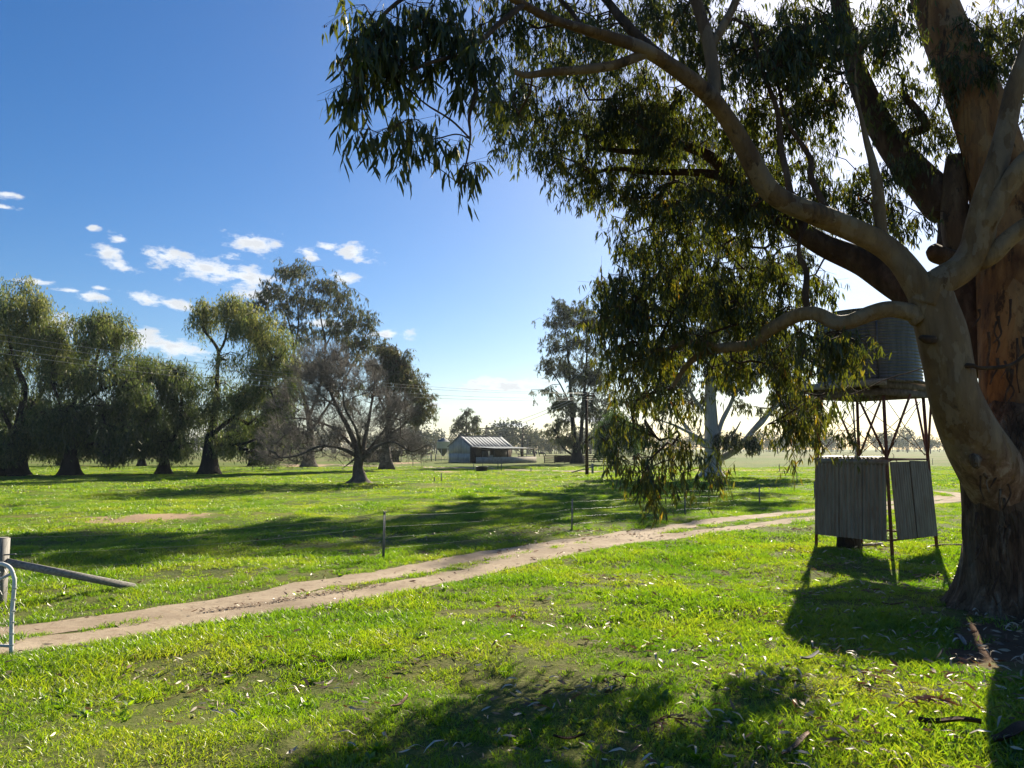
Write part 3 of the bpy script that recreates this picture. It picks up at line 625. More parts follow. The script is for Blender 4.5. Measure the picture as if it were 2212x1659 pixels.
# ---- the big gum at the right: limbs traced with their own depth
g = np.random.default_rng(21)
HB = at(2188, 1300, 10.9); HB[2] = hz(HB[0], HB[1])
hero = thing('gum_tree', 'massive old gum with peeling trunk and spreading pale limbs at the right frame edge', 'tree', HB)
def hpart(name, pts, m, k=18, wob=.05, seed=0, n=7, fl=None):
    P, r = limb(pts, n); V, Fc = tube(P, r, k, True, wob, seed, fl); mesh(name, V, Fc, m, hero, origin=HB, smooth=True); return P, r
HL = []
P, r = limb([(2190,1335,10.9,.66),(2188,1280,10.9,.60),(2183,1180,10.9,.56),(2178,1080,10.9,.56),(2182,990,10.9,.62),(2200,900,11.0,.56)], 14)
V, Fc = tube(P, r, 72, True, .025, 3, flarefn(.42, .34, 6, 1.2)); 
# ridged bark: push alternate columns in and out
Vc = V[:-2].reshape(len(P), 72, 3); aa = np.arange(72) / 72 * 6.283
rd = (vnoise(aa[None] * 5.5 + 0 * P[:, :1], P[:, 2:3] * .9, 71) - .5) * .09 + (vnoise(aa[None] * 13 + 0 * P[:, :1], P[:, 2:3] * 2.4, 72) - .5) * .055
Vc += unit(Vc - P[:, None]) * rd[..., None]; V[:-2] = Vc.reshape(-1, 3)
mesh('trunk', V, Fc, 'bark_rough', hero, origin=HB, smooth=True); HL.append((P, r))
HL.append(hpart('trunk', [(2205,980,11.1,.50),(2208,880,11.2,.54),(2206,760,11.3,.54),(2204,650,11.4,.54),(2185,520,11.6,.50),(2140,330,11.9,.45),(2090,180,12.2,.40),(2035,50,12.6,.36),(1990,-80,13,.32),(1930,-260,13.6,.25)], 'bark_orange', 28, .05, 5, 9))
D0 = 10.2
limbs_h = [
 ('pale', [(2215,1190,11.0,.36),(2188,1105,10.92,.42),(2152,1030,10.74,.43),(2122,970,10.5,.42),(2085,900,10.3,.36),(2063,845,10.2,.32),(2052,797,10.2,.31),(2035,727,10.2,.31),(2012,660,10.2,.28),(1998,610,10.2,.26)]),
 ('pale', [(2003,650,10.25,.22),(1985,618,10.2,.20),(1940,556,10.3,.175),(1890,517,10.3,.165),(1830,490,10.3,.155),(1770,468,10.2,.15),(1715,444,10.1,.13)]),
 ('mid', [(1820,487,10.3,.12),(1770,468,10.2,.148),(1700,437,10.1,.145),(1655,398,10,.14),(1622,345,9.9,.13),(1578,270,9.8,.12),(1530,205,9.6,.11),(1470,155,9.4,.10),(1400,112,9.1,.085),(1330,85,8.8,.07),(1260,62,8.5,.06),(1190,40,8.1,.05),(1130,10,7.8,.04),(1060,-30,7.5,.03)]),
 ('orange', [(1400,112,9.1,.07),(1330,140,9,.062),(1260,150,8.9,.058),(1200,155,8.8,.05),(1140,162,8.6,.04),(1110,155,8.4,.03)]),
 ('dark', [(1130,10,7.8,.035),(1080,50,7.5,.03),(1030,95,7.3,.026),(985,120,7.1,.022),(930,135,6.9,.018),(870,160,6.8,.015)]),
 ('dark', [(1030,95,7.3,.026),(1022,140,7.2,.026),(1028,200,7.1,.023),(1014,250,7.0,.017),(1016,300,6.9,.011),(1005,360,6.9,.008),(988,402,6.9,.006)]),
 ('dark', [(1016,300,6.9,.010),(975,260,6.9,.010),(920,225,6.8,.009),(880,190,6.8,.007),(850,170,6.8,.006)]),
 ('dark', [(1016,300,6.9,.008),(985,290,6.85,.007),(940,300,6.8,.006),(870,305,6.8,.005),(800,280,6.7,.004)]),
 ('dark', [(988,395,6.9,.004),(950,365,6.9,.005),(905,335,6.9,.004)]),
 ('dark', [(1060,-30,7.5,.03),(980,-40,7.3,.03),(900,-20,7.1,.024),(830,30,6.9,.018),(790,90,6.8,.010),(740,135,6.8,.004)]),
 ('dark', [(2020,690,10.5,.27),(1974,640,10.8,.24),(1938,614,11,.22),(1866,566,11.3,.20),(1779,530,11.6,.18),(1719,495,11.8,.165),(1650,450,12,.14),(1590,395,12.2,.12),(1545,345,12.3,.10),(1490,318,12.4,.085),(1430,312,12.4,.07),(1375,328,12.4,.055),(1300,322,12.4,.03)]),
 ('dark', [(1600,405,12.2,.10),(1550,380,12.3,.08),(1490,372,12.4,.065),(1400,372,12.5,.05),(1340,365,12.5,.04),(1290,372,12.6,.03),(1250,398,12.6,.02)]),
 ('pale', [(1985,690,10.2,.14),(1966,676,10.2,.12),(1919,668,10.2,.11),(1876,677,10.25,.11),(1834,694,10.3,.11),(1804,696,10.4,.11),(1771,681,10.5,.10),(1746,677,10.6,.10),(1709,687,10.8,.10),(1659,716,11,.095),(1631,741,11.2,.085),(1592,748,11.4,.08),(1540,755,11.6,.07),(1508,770,11.8,.055),(1480,795,12,.045),(1450,840,12,.03)]),
 ('pale', [(1560,752,11.5,.05),(1525,742,11.5,.055),(1488,738,11.6,.05),(1448,752,11.7,.035),(1400,760,11.8,.02)]),
 ('dark', [(1746,677,10.6,.05),(1740,640,10.6,.05),(1742,590,10.7,.045),(1725,540,10.8,.035),(1740,480,10.9,.025)]),
 ('pale', [(1998,660,10.2,.22),(2018,622,10.15,.22),(2078,583,10.1,.20),(2108,539,10.05,.195),(2120,471,10,.18),(2130,420,10,.165),(2150,359,10,.15),(2174,279,10,.135),(2192,200,10,.12),(2220,110,10,.11),(2250,-20,10,.09)]),
 ('pale', [(2125,500,10,.13),(2142,465,9.9,.14),(2175,405,9.8,.135),(2215,350,9.7,.13),(2290,290,9.6,.11),(2400,200,9.5,.08)]),
 ('pale', [(2108,570,10.1,.11),(2142,551,10,.12),(2180,515,9.9,.12),(2225,485,9.8,.12),(2320,430,9.6,.10),(2450,330,9.4,.07)]),
 ('dark', [(2150,800,11.6,.30),(2110,700,11.9,.28),(2080,600,12.1,.27),(2062,540,12.2,.26),(2058,470,12.3,.25),(2030,440,12.4,.33),(1978,379,12.7,.29),(1920,300,13,.24),(1868,200,13.3,.20),(1830,85,13.6,.17),(1808,-20,13.9,.15),(1780,-200,14.3,.11)]),
 ('orange', [(2070,560,12,.17),(2064,480,12,.20),(2062,400,12.1,.19),(2060,340,12.2,.13)]),
 ('pale', [(1906,515,10.3,.085),(1900,455,10.35,.085),(1894,399,10.4,.08),(1884,345,10.5,.06),(1868,290,10.6,.04),(1850,200,10.8,.02),(1846,120,11,.008)]),
 ('dark', [(1711,440,10.1,.055),(1700,380,10.2,.05),(1687,319,10.3,.045),(1679,239,10.4,.04),(1650,160,10.5,.03),(1620,60,10.6,.02)]),
 ('dark', [(1799,480,10.3,.06),(1768,420,10.4,.05),(1751,379,10.5,.045),(1749,339,10.6,.04),(1700,263,10.7,.03),(1680,180,10.8,.02)]),
 ('orange', [(1545,222,9.7,.09),(1540,150,9.8,.095),(1525,70,9.9,.09),(1500,-10,10,.08),(1470,-120,10.1,.06)]),
 ('orange', [(1530,110,9.85,.06),(1560,60,9.9,.06),(1590,0,10,.055),(1620,-80,10.1,.04)]),
 ('dark', [(1470,155,9.4,.08),(1400,100,9.7,.08),(1350,50,9.9,.07),(1310,0,10.2,.06),(1250,-60,10.5,.04)]),
 ('dark', [(1260,62,8.5,.03),(1230,20,8.7,.03),(1190,-20,8.9,.025)]),
 ('dark', [(1938,330,13,.10),(1960,290,12.8,.09),(2000,270,12.6,.08),(1950,200,12.9,.06)]),
 ('dark', [(2200,620,11.6,.14),(2150,480,12.2,.10),(2160,330,12.8,.08),(2130,180,13.2,.06),(2140,60,13.6,.05)]),
]
matn = {'mid': 'bark_mid', 'pale': 'bark_pale', 'orange': 'bark_orange', 'dark': 'bark_dark'}
for q, (kd, pts) in enumerate(limbs_h):
    big = pts[0][3] > .1; kd = 'mid' if kd == 'orange' and q > 1 else kd
    HL.append(hpart('limb' if pts[0][3] > .05 else 'branch', pts, matn[kd], 24 if big else 8, .085 if big else .05, q + 40, 7 if big else 5))
# knots, a broken stub and the thin dead branch on the pale fork
hpart('branch', [(2078,792,10.0,.045),(2100,790,9.9,.03),(2121,795,9.9,.026),(2179,790,9.9,.026),(2212,768,9.9,.024),(2260,720,9.9,.02)], 'bark_dark', 8, .05, 91)
hpart('stub', [(2070,560,11.9,.16),(2040,552,11.8,.15),(2018,545,11.7,.13),(2010,538,11.65,.06)], 'bark_dark', 12, .14, 92)
hpart('stub', [(2015,735,10.0,.06),(2000,733,9.9,.055),(1988,728,9.85,.03)], 'bark_dark', 10, .12, 93)
hpart('hollow_lump', [(2104,985,10.12,.05),(2104,990,10.10,.075),(2106,1000,10.10,.07),(2110,1008,10.14,.04)], 'bark_rough', 14, .14, 94)  # raised bark lump added to stand for a small dark hollow
for q in range(26):       # loose hanging bark ribbons on the trunks
    px, py = random.uniform(2100, 2212), random.uniform(640, 1230); LL_ = random.uniform(12, 40); dd_ = 10.72 if py < 940 else 10.32; hp = [(px + random.uniform(-6, 6) * s, py + LL_ * s, dd_ - .03 * s, random.uniform(.012, .03) * (1 - .2 * s)) for s in range(4)]
    hpart('bark_ribbon', hp, 'bark_rough' if q % 2 else 'bark_dark', 5, .1, 120 + q, 3)
# crown
HBL = [ # cx, cy, rx, ry, D, dD, n
 (760,90,40,70,6.8,.5,26),(830,60,80,75,6.9,.5,72),(930,45,70,60,7.0,.5,34),(860,130,70,40,6.9,.4,30),(760,165,40,30,6.8,.4,12),(1010,90,60,70,7.2,.4,34),(1040,180,38,45,7.2,.4,20),(900,180,50,18,6.8,.3,8),(985,30,50,40,7.2,.4,18),
 (775,268,26,8,6.7,.2,5),(838,285,34,18,6.8,.2,10),(890,268,26,14,6.8,.2,8),(912,330,22,8,6.9,.2,4),(735,180,12,14,6.8,.2,4),(1005,330,6,6,6.9,.1,1),
 (1075,60,60,60,8.5,.8,26),(1120,225,55,60,10,1,36),(1180,190,110,110,12,1.2,110),(1320,210,140,120,12.5,1.2,200),(1140,300,50,28,11.5,.8,22),(1200,340,60,30,12,.8,30),(1290,385,85,36,12.3,.8,60),(1440,270,120,110,12.5,1.2,170),(1240,60,110,60,10.5,1.2,60),(1400,40,110,60,11,1.2,80),(1380,420,60,24,12.3,.6,34),
 (1500,430,80,50,12.3,1,70),(1590,440,90,70,12,1.2,100),(1620,120,120,110,11.5,1.4,150),(1500,60,80,70,11.5,1.2,60),(1740,80,130,90,11.5,1.6,150),(1700,230,70,70,11.8,1,55),(1640,300,70,80,11.6,1,60),(1880,60,110,70,12,1.6,90),(1790,190,30,70,12,.8,26),
 (1930,200,60,80,12.5,1,44),(1870,360,60,60,12,1,26),(1800,400,60,40,11.5,1,24),(1960,330,60,60,12.3,1,30),(1940,460,50,22,11.5,.8,20),(1880,440,50,22,11.5,.8,16),(2060,110,80,90,12.6,1.2,50),(2160,90,80,100,12.5,1.4,70),(2170,260,50,90,12.5,1,34),(2020,250,40,60,12.5,.8,22),(1760,330,50,50,12,.8,22),
 (1420,520,95,40,12.2,1.2,90),(1360,600,75,50,12.2,1.2,90),(1340,690,70,50,12,1.2,100),(1480,610,120,80,12.5,1.3,170),(1610,560,120,70,12.3,1.3,120),(1640,660,100,70,12,1.3,100),(1430,730,110,70,12.2,1.3,100),(1330,780,55,50,11.8,1,50),(1560,780,80,40,12,1.2,30),(1720,610,60,50,11.8,1,46),
 (1395,850,55,50,11.6,1,40),(1380,920,45,36,11.4,.8,30),(1465,880,36,36,11.5,.8,12),(1420,985,70,16,10.2,.6,20),(1470,960,40,24,10.4,.6,14),(1405,1015,34,16,10.2,.4,14),(1440,1050,26,12,10.1,.3,6),(1500,1005,12,10,10,.3,3),
 (1730,740,64,56,11,1,60),(1700,810,50,46,11.4,.8,36),(1660,850,40,26,11.6,.8,10),(1740,880,40,44,11,.8,34),(1720,930,40,20,10.8,.6,14),(1800,730,50,30,10.4,.4,24),(1850,735,30,26,10.0,.3,16),(1830,770,40,20,10.1,.3,14),(1850,860,12,36,13,.3,7),(1845,960,6,20,13,.2,3),
 (1500,-120,220,90,12,2,100),(1850,-140,250,100,12.5,2,120),(1100,-80,160,60,9,1.4,40),(2300,100,120,160,11.5,1.6,110),(2380,350,120,130,11,1.5,60),(2150,-150,160,80,13,1.6,70)]
TP = np.vstack([blobpts([(*q[:6], int(q[6] * .40) + 1) for q in HBL if q[4] < 8], g, clus=3, spread=.10), blobpts([(*q[:6], int(q[6] * (.74 if q[1] > 500 and q[1] < 800 else .60 if q[1] >= 800 else 1.18 if q[0] > 1550 else .98)) + 1) for q in HBL if q[4] >= 8], g, clus=5, spread=.20)])
A, B, ra, rb = grow(HL, TP, .22, g, .13, .0034, .44, .5)
V, Fc = segs(A, B, ra, rb, 5); mesh('twigs', V, Fc, 'bark_dark', hero, origin=HB, kind='stuff')
# hanging twiglets with leaves
def gumleaves(TP, g, ntw, nlf, L, drop=.35):
    n = len(TP); T = np.repeat(TP, ntw, 0); m_ = len(T); dr = np.stack([g.normal(0, .55, m_), g.normal(0, .55, m_), -.55 + g.normal(0, .45, m_)], 1)
    E = T + unit(dr) * g.uniform(.5, 1.2, (m_, 1)) * drop; f = g.uniform(.15, 1, (m_, nlf, 1)); P = (T[:, None] * (1 - f) + E[:, None] * f + np.array([0, 0, -1]) * (f ** 2) * .08).reshape(-1, 3)
    q = len(P); L = np.asarray(L) ; D = np.stack([g.normal(0, .33, q), g.normal(0, .33, q), -np.ones(q)], 1); LL = L * g.uniform(.65, 1.25, q)
    base = np.repeat(np.repeat(g.normal(0, .12, n), ntw), nlf); return T, E, P, D, LL, base
T, E, P, D, LL, bs = gumleaves(TP, g, 4, 8, .142)
LL = LL * np.where(P[:, 1] < 8, 1.28, 1.)
V1, F1 = segs(T, E, .0028, .0016, 3); mesh('twigs', V1, F1, 'bark_dark', hero, origin=HB, kind='stuff')
low = np.clip((4.6 - P[:, 2]) / 2.2, 0, 1); tn = np.clip(.34 + bs + g.normal(0, .16, len(P)) + .24 * low * g.uniform(0, 1.3, len(P)), 0, 1)
V, Fc = leaves(P, D, LL, LL * g.uniform(.12, .19, len(P)), g, .2)
dist = np.linalg.norm(P, axis=1); PX, PY = toP(P[:, 0], P[:, 1], P[:, 2]); inview = (PX > 700) & (PX < 2212) & (PY > -5) & (PY < 1200)
big = np.argsort(np.where(inview, dist / LL, 1e9))[:300]; keep = np.ones(len(P), bool); keep[big] = False
kv = np.repeat(keep, 6).reshape(-1); Vk = V[kv]; nk = keep.sum(); kk = (np.arange(nk) * 6)[:, None]
mesh('leaves', Vk, [kk + np.array([[0, 1, 2]]), kk + np.array([[3, 5, 4]]), kk + np.array([[1, 3, 4, 2]])], 'gumleaf', hero, origin=HB, tint=np.repeat(tn[keep], 6), kind='stuff')
lfm = []
for s in range(6):
    gg = np.random.default_rng(s); V_, F_ = leaves(np.zeros((1, 3)), np.array([[1., 0, 0]]), 1., .15, gg, .22); o = mesh('leaf', V_, F_, 'gumleaf', tint=np.full(6, .15 + .1 * s)); lfm.append(o.data); COL.objects.unlink(o)
for q in big:
    o = bpy.data.objects.new('leaf', lfm[q % 6]); COL.objects.link(o); o.parent = hero
    o.location = tuple(P[q] - HB); dq = Vector(D[q]).to_track_quat('X', 'Z'); o.rotation_mode = 'QUATERNION'; o.rotation_quaternion = dq @ Matrix.Rotation(random.uniform(0, 6.28), 3, 'X').to_quaternion(); s = float(LL[q]); o.scale = (s, s, s)
# gum nuts on the near spray
cand = np.where((E[:, 1] < 7.6))[0]; P = np.repeat(E[g.choice(cand, 40, False)], 4, 0) + g.normal(0, .012, (160, 3)); n = len(P)
V, Fc = segs(P, P + np.array([0, 0, -.014]), .006, .004, 5); mesh('gum_nuts', V, Fc, 'bark_dark', hero, origin=HB, kind='stuff')

# ---- trees in the middle distance
def tree(name, label, cat_loc, limbs, blobs, leaf, bm, seed, seg=.6, rtip=.012, pw=.46, twk='leaf', L=.3, per=(3, 10), k=10, wig=.14, flare=(.5, .5), drop=.5, group=None, lw=(.16, .26), tint0=.4, thin=.62, more=1., clus=0, clsp=.55):
    g = np.random.default_rng(seed); base = np.array(cat_loc, float); base[2] = hz(base[0], base[1]); rt = thing(name, label, 'tree', base, 0, group); HL = []
    for q, pts in enumerate(limbs):
        P, r = limb(pts, 5); r = r * (thin if q else np.interp(np.linspace(0, 1, len(r)), [0, .35, 1], [1, thin * 1.1, thin]))
        fl = flarefn(flare[0], flare[1], 5, seed) if q == 0 else None
        if q == 0: P[0, 2] = base[2] - .1
        V, Fc = tube(P, r, 20 if q == 0 else k, True, .07, seed * 9 + q, fl); mesh('trunk' if q == 0 else 'limb', V, Fc, bm, rt, origin=base, smooth=True); HL.append((P, r))
    TP = blobpts([(*q[:6], int(q[6] * more)) for q in blobs], g, clus=clus, spread=clsp); A, B, ra, rb = grow(HL, TP, seg, g, wig, rtip, pw, .3)
    V, Fc = segs(A, B, ra, rb, 4); mesh('branches', V, Fc, bm if bm != 'bark_white' else 'bark_grey', rt, origin=base, kind='stuff')
    if twk == 'leaf':
        T, E, P, D, LL, bs = gumleaves(TP, g, per[0], per[1], L, drop); V1, F1 = segs(T, E, rtip * .7, rtip * .4, 3); mesh('twigs', V1, F1, 'bark_dark', rt, origin=base, kind='stuff')
        V, Fc = leaves(P, D, LL, LL * g.uniform(*lw, len(P)), g, .2, True)
        mesh('crown', V, Fc, leaf, rt, origin=base, tint=np.repeat(np.clip(tint0 + bs + g.normal(0, .2, len(P)), 0, 1), 4), kind='stuff')
    elif twk == 'weep':
        n, ns = len(TP), per[0]; T = np.repeat(TP, ns, 0); m_ = len(T); T = T + g.normal(0, .35, (m_, 3)); Ls = g.uniform(.5, 1.7, m_) * drop; nl = per[1]
        sway = g.normal(0, .12, (m_, 1, 3)); f = np.linspace(0, 1, nl)[None, :, None] + g.uniform(-.05, .05, (m_, nl, 1))
        P = T[:, None] + np.array([0, 0, -1.]) * f * Ls[:, None, None] + sway * f + g.normal(0, .05, (m_, nl, 3)) + np.array([0, 0, .12]) * np.sin(f * 3.14); P = P.reshape(-1, 3)
        q = len(P); D = np.stack([g.normal(0, .45, q), g.normal(0, .45, q), -np.ones(q)], 1); LL = L * g.uniform(.6, 1.3, q)
        bs = np.repeat(np.repeat(g.normal(0, .13, n), ns), nl); cut = .7 + 1.2 * vnoise(P[:, 0] / 1.7, P[:, 1] / 1.7, 77) + g.uniform(-.3, .3, q); kk_ = P[:, 2] > cut; P, D, LL, bs = P[kk_], D[kk_], LL[kk_], bs[kk_]; q = len(P)
        V, Fc = leaves(P, D, LL, LL * g.uniform(*lw, q), g, .2, True)
        hi = np.clip((P[:, 2] - 7) / 8, 0, 1) * .3  # sunlit look of the upper crown put into the leaf tint
        mesh('crown', V, Fc, leaf, rt, origin=base, tint=np.repeat(np.clip(tint0 + bs + hi + g.normal(0, .15, q), 0, 1), 4), kind='stuff')
    elif twk == 'bare':
        n = len(TP); cen = np.array(at(780, 1000, 50)); ns, nl = per; T = np.repeat(TP, ns, 0); m_ = len(T)
        out = unit(T - cen); d1 = unit(out * .8 + g.normal(0, .55, (m_, 3)) + np.array([0, 0, .25])); E = T + d1 * g.uniform(.3, 1.0, (m_, 1)) * drop
        V1, F1 = segs(T, E, rtip * .9, rtip * .5, 3); T2 = np.repeat(T * .4 + E * .6, nl, 0); d2 = unit(np.repeat(d1, nl, 0) + g.normal(0, .7, (m_ * nl, 3)) + np.array([0, 0, .2])); E2 = T2 + d2 * g.uniform(.2, .7, (m_ * nl, 1)) * drop
        V2, F2 = segs(T2, E2, rtip * .55, rtip * .3, 3); mesh('twigs', np.vstack([V1, V2]), np.vstack([F1, F2 + len(V1)]), 'twig', rt, origin=base, kind='stuff')
    return rt
def G(px, py): return gnd(px, py)
D1 = 66.
tree('pepper_tree', 'weeping pepper tree at the left frame edge with the widest black trunk', G(32, 1026), 
     [[(32,1030,D1,1.25),(35,990,D1,1.15),(40,940,D1,.95),(48,880,D1,.6),(52,835,D1,.5),(35,790,D1,.4),(22,740,D1,.3),(20,690,D1+1,.2),(30,640,D1+1,.1)],
      [(38,950,D1,.6),(10,900,D1-1,.4),(-20,840,D1-2,.3),(-40,780,D1-2,.2)], [(45,900,D1,.4),(90,850,D1+2,.3),(120,790,D1+3,.2),(110,730,D1+3,.12)], [(0,1028,D1-2,.9),(-10,980,D1-2,.8),(-30,900,D1-3,.5),(-60,820,D1-3,.3)]],
     [(15,640,70,36,D1,3,60),(70,690,70,50,D1,3,70),(20,730,80,60,D1,4,80),(100,760,60,60,D1+1,3,55),(40,820,100,60,D1,5,80),(60,900,90,60,D1,5,110),(20,960,80,40,D1-1,4,90),(120,960,30,30,D1,3,26),(-60,700,80,90,D1,4,60),(-60,880,70,90,D1,4,60)],
     'pepper', 'bark_black', 31, .8, .014, .46, 'weep', .34, (9, 8), drop=1.15, flare=(.25, .3), lw=(.16, .28), tint0=.42, more=1.35, clus=13, clsp=.60, thin=.45)
D1 = 66.5
tree('pepper_tree', 'weeping pepper tree second from the left with a dark trunk forking low', G(150, 1024),
     [[(148,1028,D1,1.0),(152,990,D1,.75),(158,950,D1,.65),(155,900,D1,.45),(165,855,D1,.38),(195,810,D1,.33),(212,765,D1,.28),(218,720,D1,.2),(228,680,D1,.1)],
      [(160,965,D1,.5),(200,930,D1,.4),(235,890,D1+1,.33),(275,862,D1+1,.26),(310,840,D1+2,.16)], [(155,920,D1,.35),(125,860,D1-1,.3),(110,800,D1-1,.22),(130,740,D1-1,.14)], [(170,880,D1,.3),(205,850,D1-1,.25),(250,830,D1-1,.15)]],
     [(215,690,60,34,D1,3,66),(130,700,50,36,D1,3,44),(245,740,34,34,D1,3,34),(160,760,60,40,D1,3,46),(210,810,60,40,D1,3,46),(120,830,60,50,D1,3,50),(280,850,56,40,D1,3,54),(200,900,90,44,D1,4,80),(130,920,60,50,D1,3,66),(220,960,60,30,D1,3,44),(270,920,50,40,D1,3,44)],
     'pepper', 'bark_black', 32, .8, .018, .5, 'weep', .34, (9, 8), drop=1.15, flare=(.25, .3), lw=(.16, .28), tint0=.38, more=1.35, clus=13, clsp=.60, thin=.45)
D1 = 70.
tree('pepper_tree', 'low broad pepper tree third from the left with a trunk split in a V', G(352, 1020),
     [[(352,1022,D1,.7),(354,1000,D1,.6),(350,982,D1,.5),(332,955,D1,.38),(322,915,D1,.3),(318,870,D1,.2),(325,820,D1,.1)],
      [(356,1000,D1,.5),(372,960,D1,.42),(385,920,D1,.36),(392,880,D1,.28),(390,830,D1,.16),(380,800,D1,.1)], [(385,925,D1,.2),(405,890,D1,.16),(420,850,D1,.1)]],
     [(320,790,60,30,D1,3,50),(385,790,50,34,D1,3,46),(330,850,60,40,D1,3,60),(400,850,44,44,D1,3,44),(300,900,50,40,D1,3,44),(345,920,60,40,D1,3,60),(400,940,36,40,D1,3,30),(310,960,40,26,D1,3,30),(360,965,40,20,D1,3,24)],
     'pepper', 'bark_black', 33, .8, .018, .5, 'weep', .34, (9, 8), drop=1.1, flare=(.25, .3), lw=(.16, .28), tint0=.36, more=1.35, clus=13, clsp=.60, thin=.45)
D1 = 69.
tree('pepper_tree', 'tall pepper tree fourth from the left with an open twisted top and green right side', G(450, 1020),
     [[(450,1023,D1,1.0),(452,985,D1,.78),(456,945,D1,.66),(464,900,D1,.5),(468,850,D1,.42),(470,800,D1,.36),(472,760,D1,.34),(458,735,D1,.28),(442,715,D1,.25),(436,690,D1,.2),(440,665,D1,.14),(432,645,D1,.07)],
      [(472,765,D1,.26),(486,735,D1,.24),(492,705,D1,.2),(500,670,D1,.14),(496,645,D1,.07)], [(462,935,D1,.5),(500,905,D1,.42),(530,878,D1,.36),(556,850,D1,.3),(572,810,D1,.22),(590,770,D1,.14)],
      [(556,850,D1,.25),(600,835,D1,.2),(630,800,D1,.1)], [(486,735,D1,.16),(520,710,D1,.14),(545,700,D1,.08)], [(455,960,D1,.4),(520,960,D1-1,.3),(570,940,D1-2,.2)]],
     [(448,665,34,20,D1,2,22),(500,665,36,22,D1,2,30),(535,690,40,30,D1,2,36),(470,700,50,20,D1,2,16),(575,720,50,40,D1,3,60),(600,780,44,50,D1,3,60),(540,770,50,40,D1,3,40),(480,790,40,40,D1,3,22),(560,840,60,40,D1,3,60),(610,860,40,50,D1,3,50),(500,860,50,40,D1,3,40),(560,920,60,40,D1,3,60),(500,930,40,40,D1,3,34),(610,940,44,30,D1,3,40),(550,970,60,20,D1,3,36),(430,860,34,50,D1,3,24)],
     'pepper', 'bark_black', 34, .8, .018, .5, 'weep', .34, (9, 8), drop=1.1, flare=(.25, .3), lw=(.16, .28), tint0=.5, more=1.35, clus=13, clsp=.60, thin=.45)
D1 = 103.
for (cx_, sd_, lb_) in ((131, 61, 'shadowy background tree showing between the first and second pepper trees'), (306, 62, 'grey-trunked background tree showing between the second and third pepper trees'), (545, 63, 'dark background tree behind the right side of the fourth pepper tree')):
    tree('background_tree', lb_, G(cx_, 1004), [[(cx_,1005,D1,.55),(cx_,975,D1,.45),(cx_+4,945,D1,.36),(cx_-3,900,D1,.22),(cx_,860,D1,.1)],[(cx_,965,D1,.3),(cx_+28,935,D1,.2),(cx_+45,905,D1,.1)],[(cx_,960,D1,.3),(cx_-30,930,D1,.2),(cx_-48,900,D1,.1)]],
         [(cx_,870,60,26,D1,4,60),(cx_-50,910,44,26,D1,4,50),(cx_+50,910,44,26,D1,4,50),(cx_,930,80,24,D1,4,70),(cx_-55,955,40,16,D1,4,36),(cx_+55,955,40,16,D1,4,36)],
         'pepper', 'bark_black', sd_, 1., .018, .46, 'weep', .42, (8, 7), drop=1.2, flare=(.25, .3), lw=(.18, .3), tint0=.25, clus=9, clsp=.8)
D1 = 93.
tree('gum_tree', 'tallest open-crowned gum rising behind the leafless tree left of centre', G(668, 1009),
     [[(668,1011,D1,.9),(668,980,D1,.75),(670,930,D1,.65),(662,880,D1,.55),(648,830,D1,.42),(636,780,D1,.36),(632,730,D1,.3),(622,690,D1,.22),(608,655,D1,.15),(600,625,D1,.08)],
      [(636,760,D1,.3),(645,700,D1,.26),(642,650,D1,.2),(640,600,D1,.08)], [(668,900,D1,.42),(690,840,D1,.36),(700,780,D1,.32),(702,730,D1,.26),(692,680,D1,.18),(700,630,D1,.08)],
      [(702,750,D1,.24),(722,710,D1,.2),(738,670,D1,.12),(740,640,D1,.07)], [(672,930,D1,.4),(720,860,D1,.34),(750,810,D1,.28),(775,760,D1,.2),(795,710,D1,.12)], [(630,740,D1,.2),(600,710,D1,.15),(570,675,D1,.08)]],
     [(642,585,34,12,D1,2.5,30),(600,625,44,18,D1,3,34),(560,655,26,12,D1,2,14),(700,615,34,18,D1,2.5,28),(738,640,22,20,D1,2,20),(690,655,50,22,D1,3,30),(640,655,44,24,D1,3,26),(785,680,28,20,D1,2,22),(796,725,16,18,D1,2,12),(735,700,44,30,D1,3,34),(765,750,34,30,D1,2,28),(680,720,44,28,D1,3,26),(620,700,30,18,D1,2,12),(710,780,50,30,D1,3,30),(660,790,40,30,D1,3,16),(740,840,50,40,D1,3,24)],
     'farleaf', 'bark_grey', 35, .9, .014, .44, 'leaf', .42, (4, 8), drop=1.0, flare=(.6, .4), more=2.4, clus=6, clsp=.7, thin=.42)
D1 = 84.
tree('gum_tree', 'round dark dome-crowned gum directly behind the leafless tree on its right', G(835, 1003),
     [[(835,1006,D1,.7),(834,970,D1,.6),(838,930,D1,.5),(842,890,D1,.4),(838,850,D1,.3),(835,800,D1,.2),(835,765,D1,.1)], [(838,930,D1,.35),(862,890,D1,.3),(878,850,D1,.2),(885,815,D1,.1)],
      [(836,940,D1,.3),(870,920,D1,.26),(898,885,D1,.16),(908,860,D1,.1)], [(838,900,D1,.3),(820,860,D1,.2),(808,810,D1,.1)]],
     [(838,762,40,16,D1,3,46),(865,790,40,26,D1,3,50),(815,785,34,26,D1,3,38),(885,825,30,28,D1,3,40),(845,825,44,30,D1,3,44),(905,860,20,26,D1,2,26),(895,895,28,16,D1,2,20),(912,885,12,14,D1,2,9),(860,880,40,30,D1,3,30)],
     'farleaf', 'bark_grey', 36, .8, .018, .46, 'leaf', .36, (5, 9), drop=.9, flare=(.5, .4), tint0=.6, more=2., clus=5, clsp=.6, thin=.5)
D1 = 50.
def bl(p, d=0, r=.1): return (p[0], p[1], D1 + d, r)
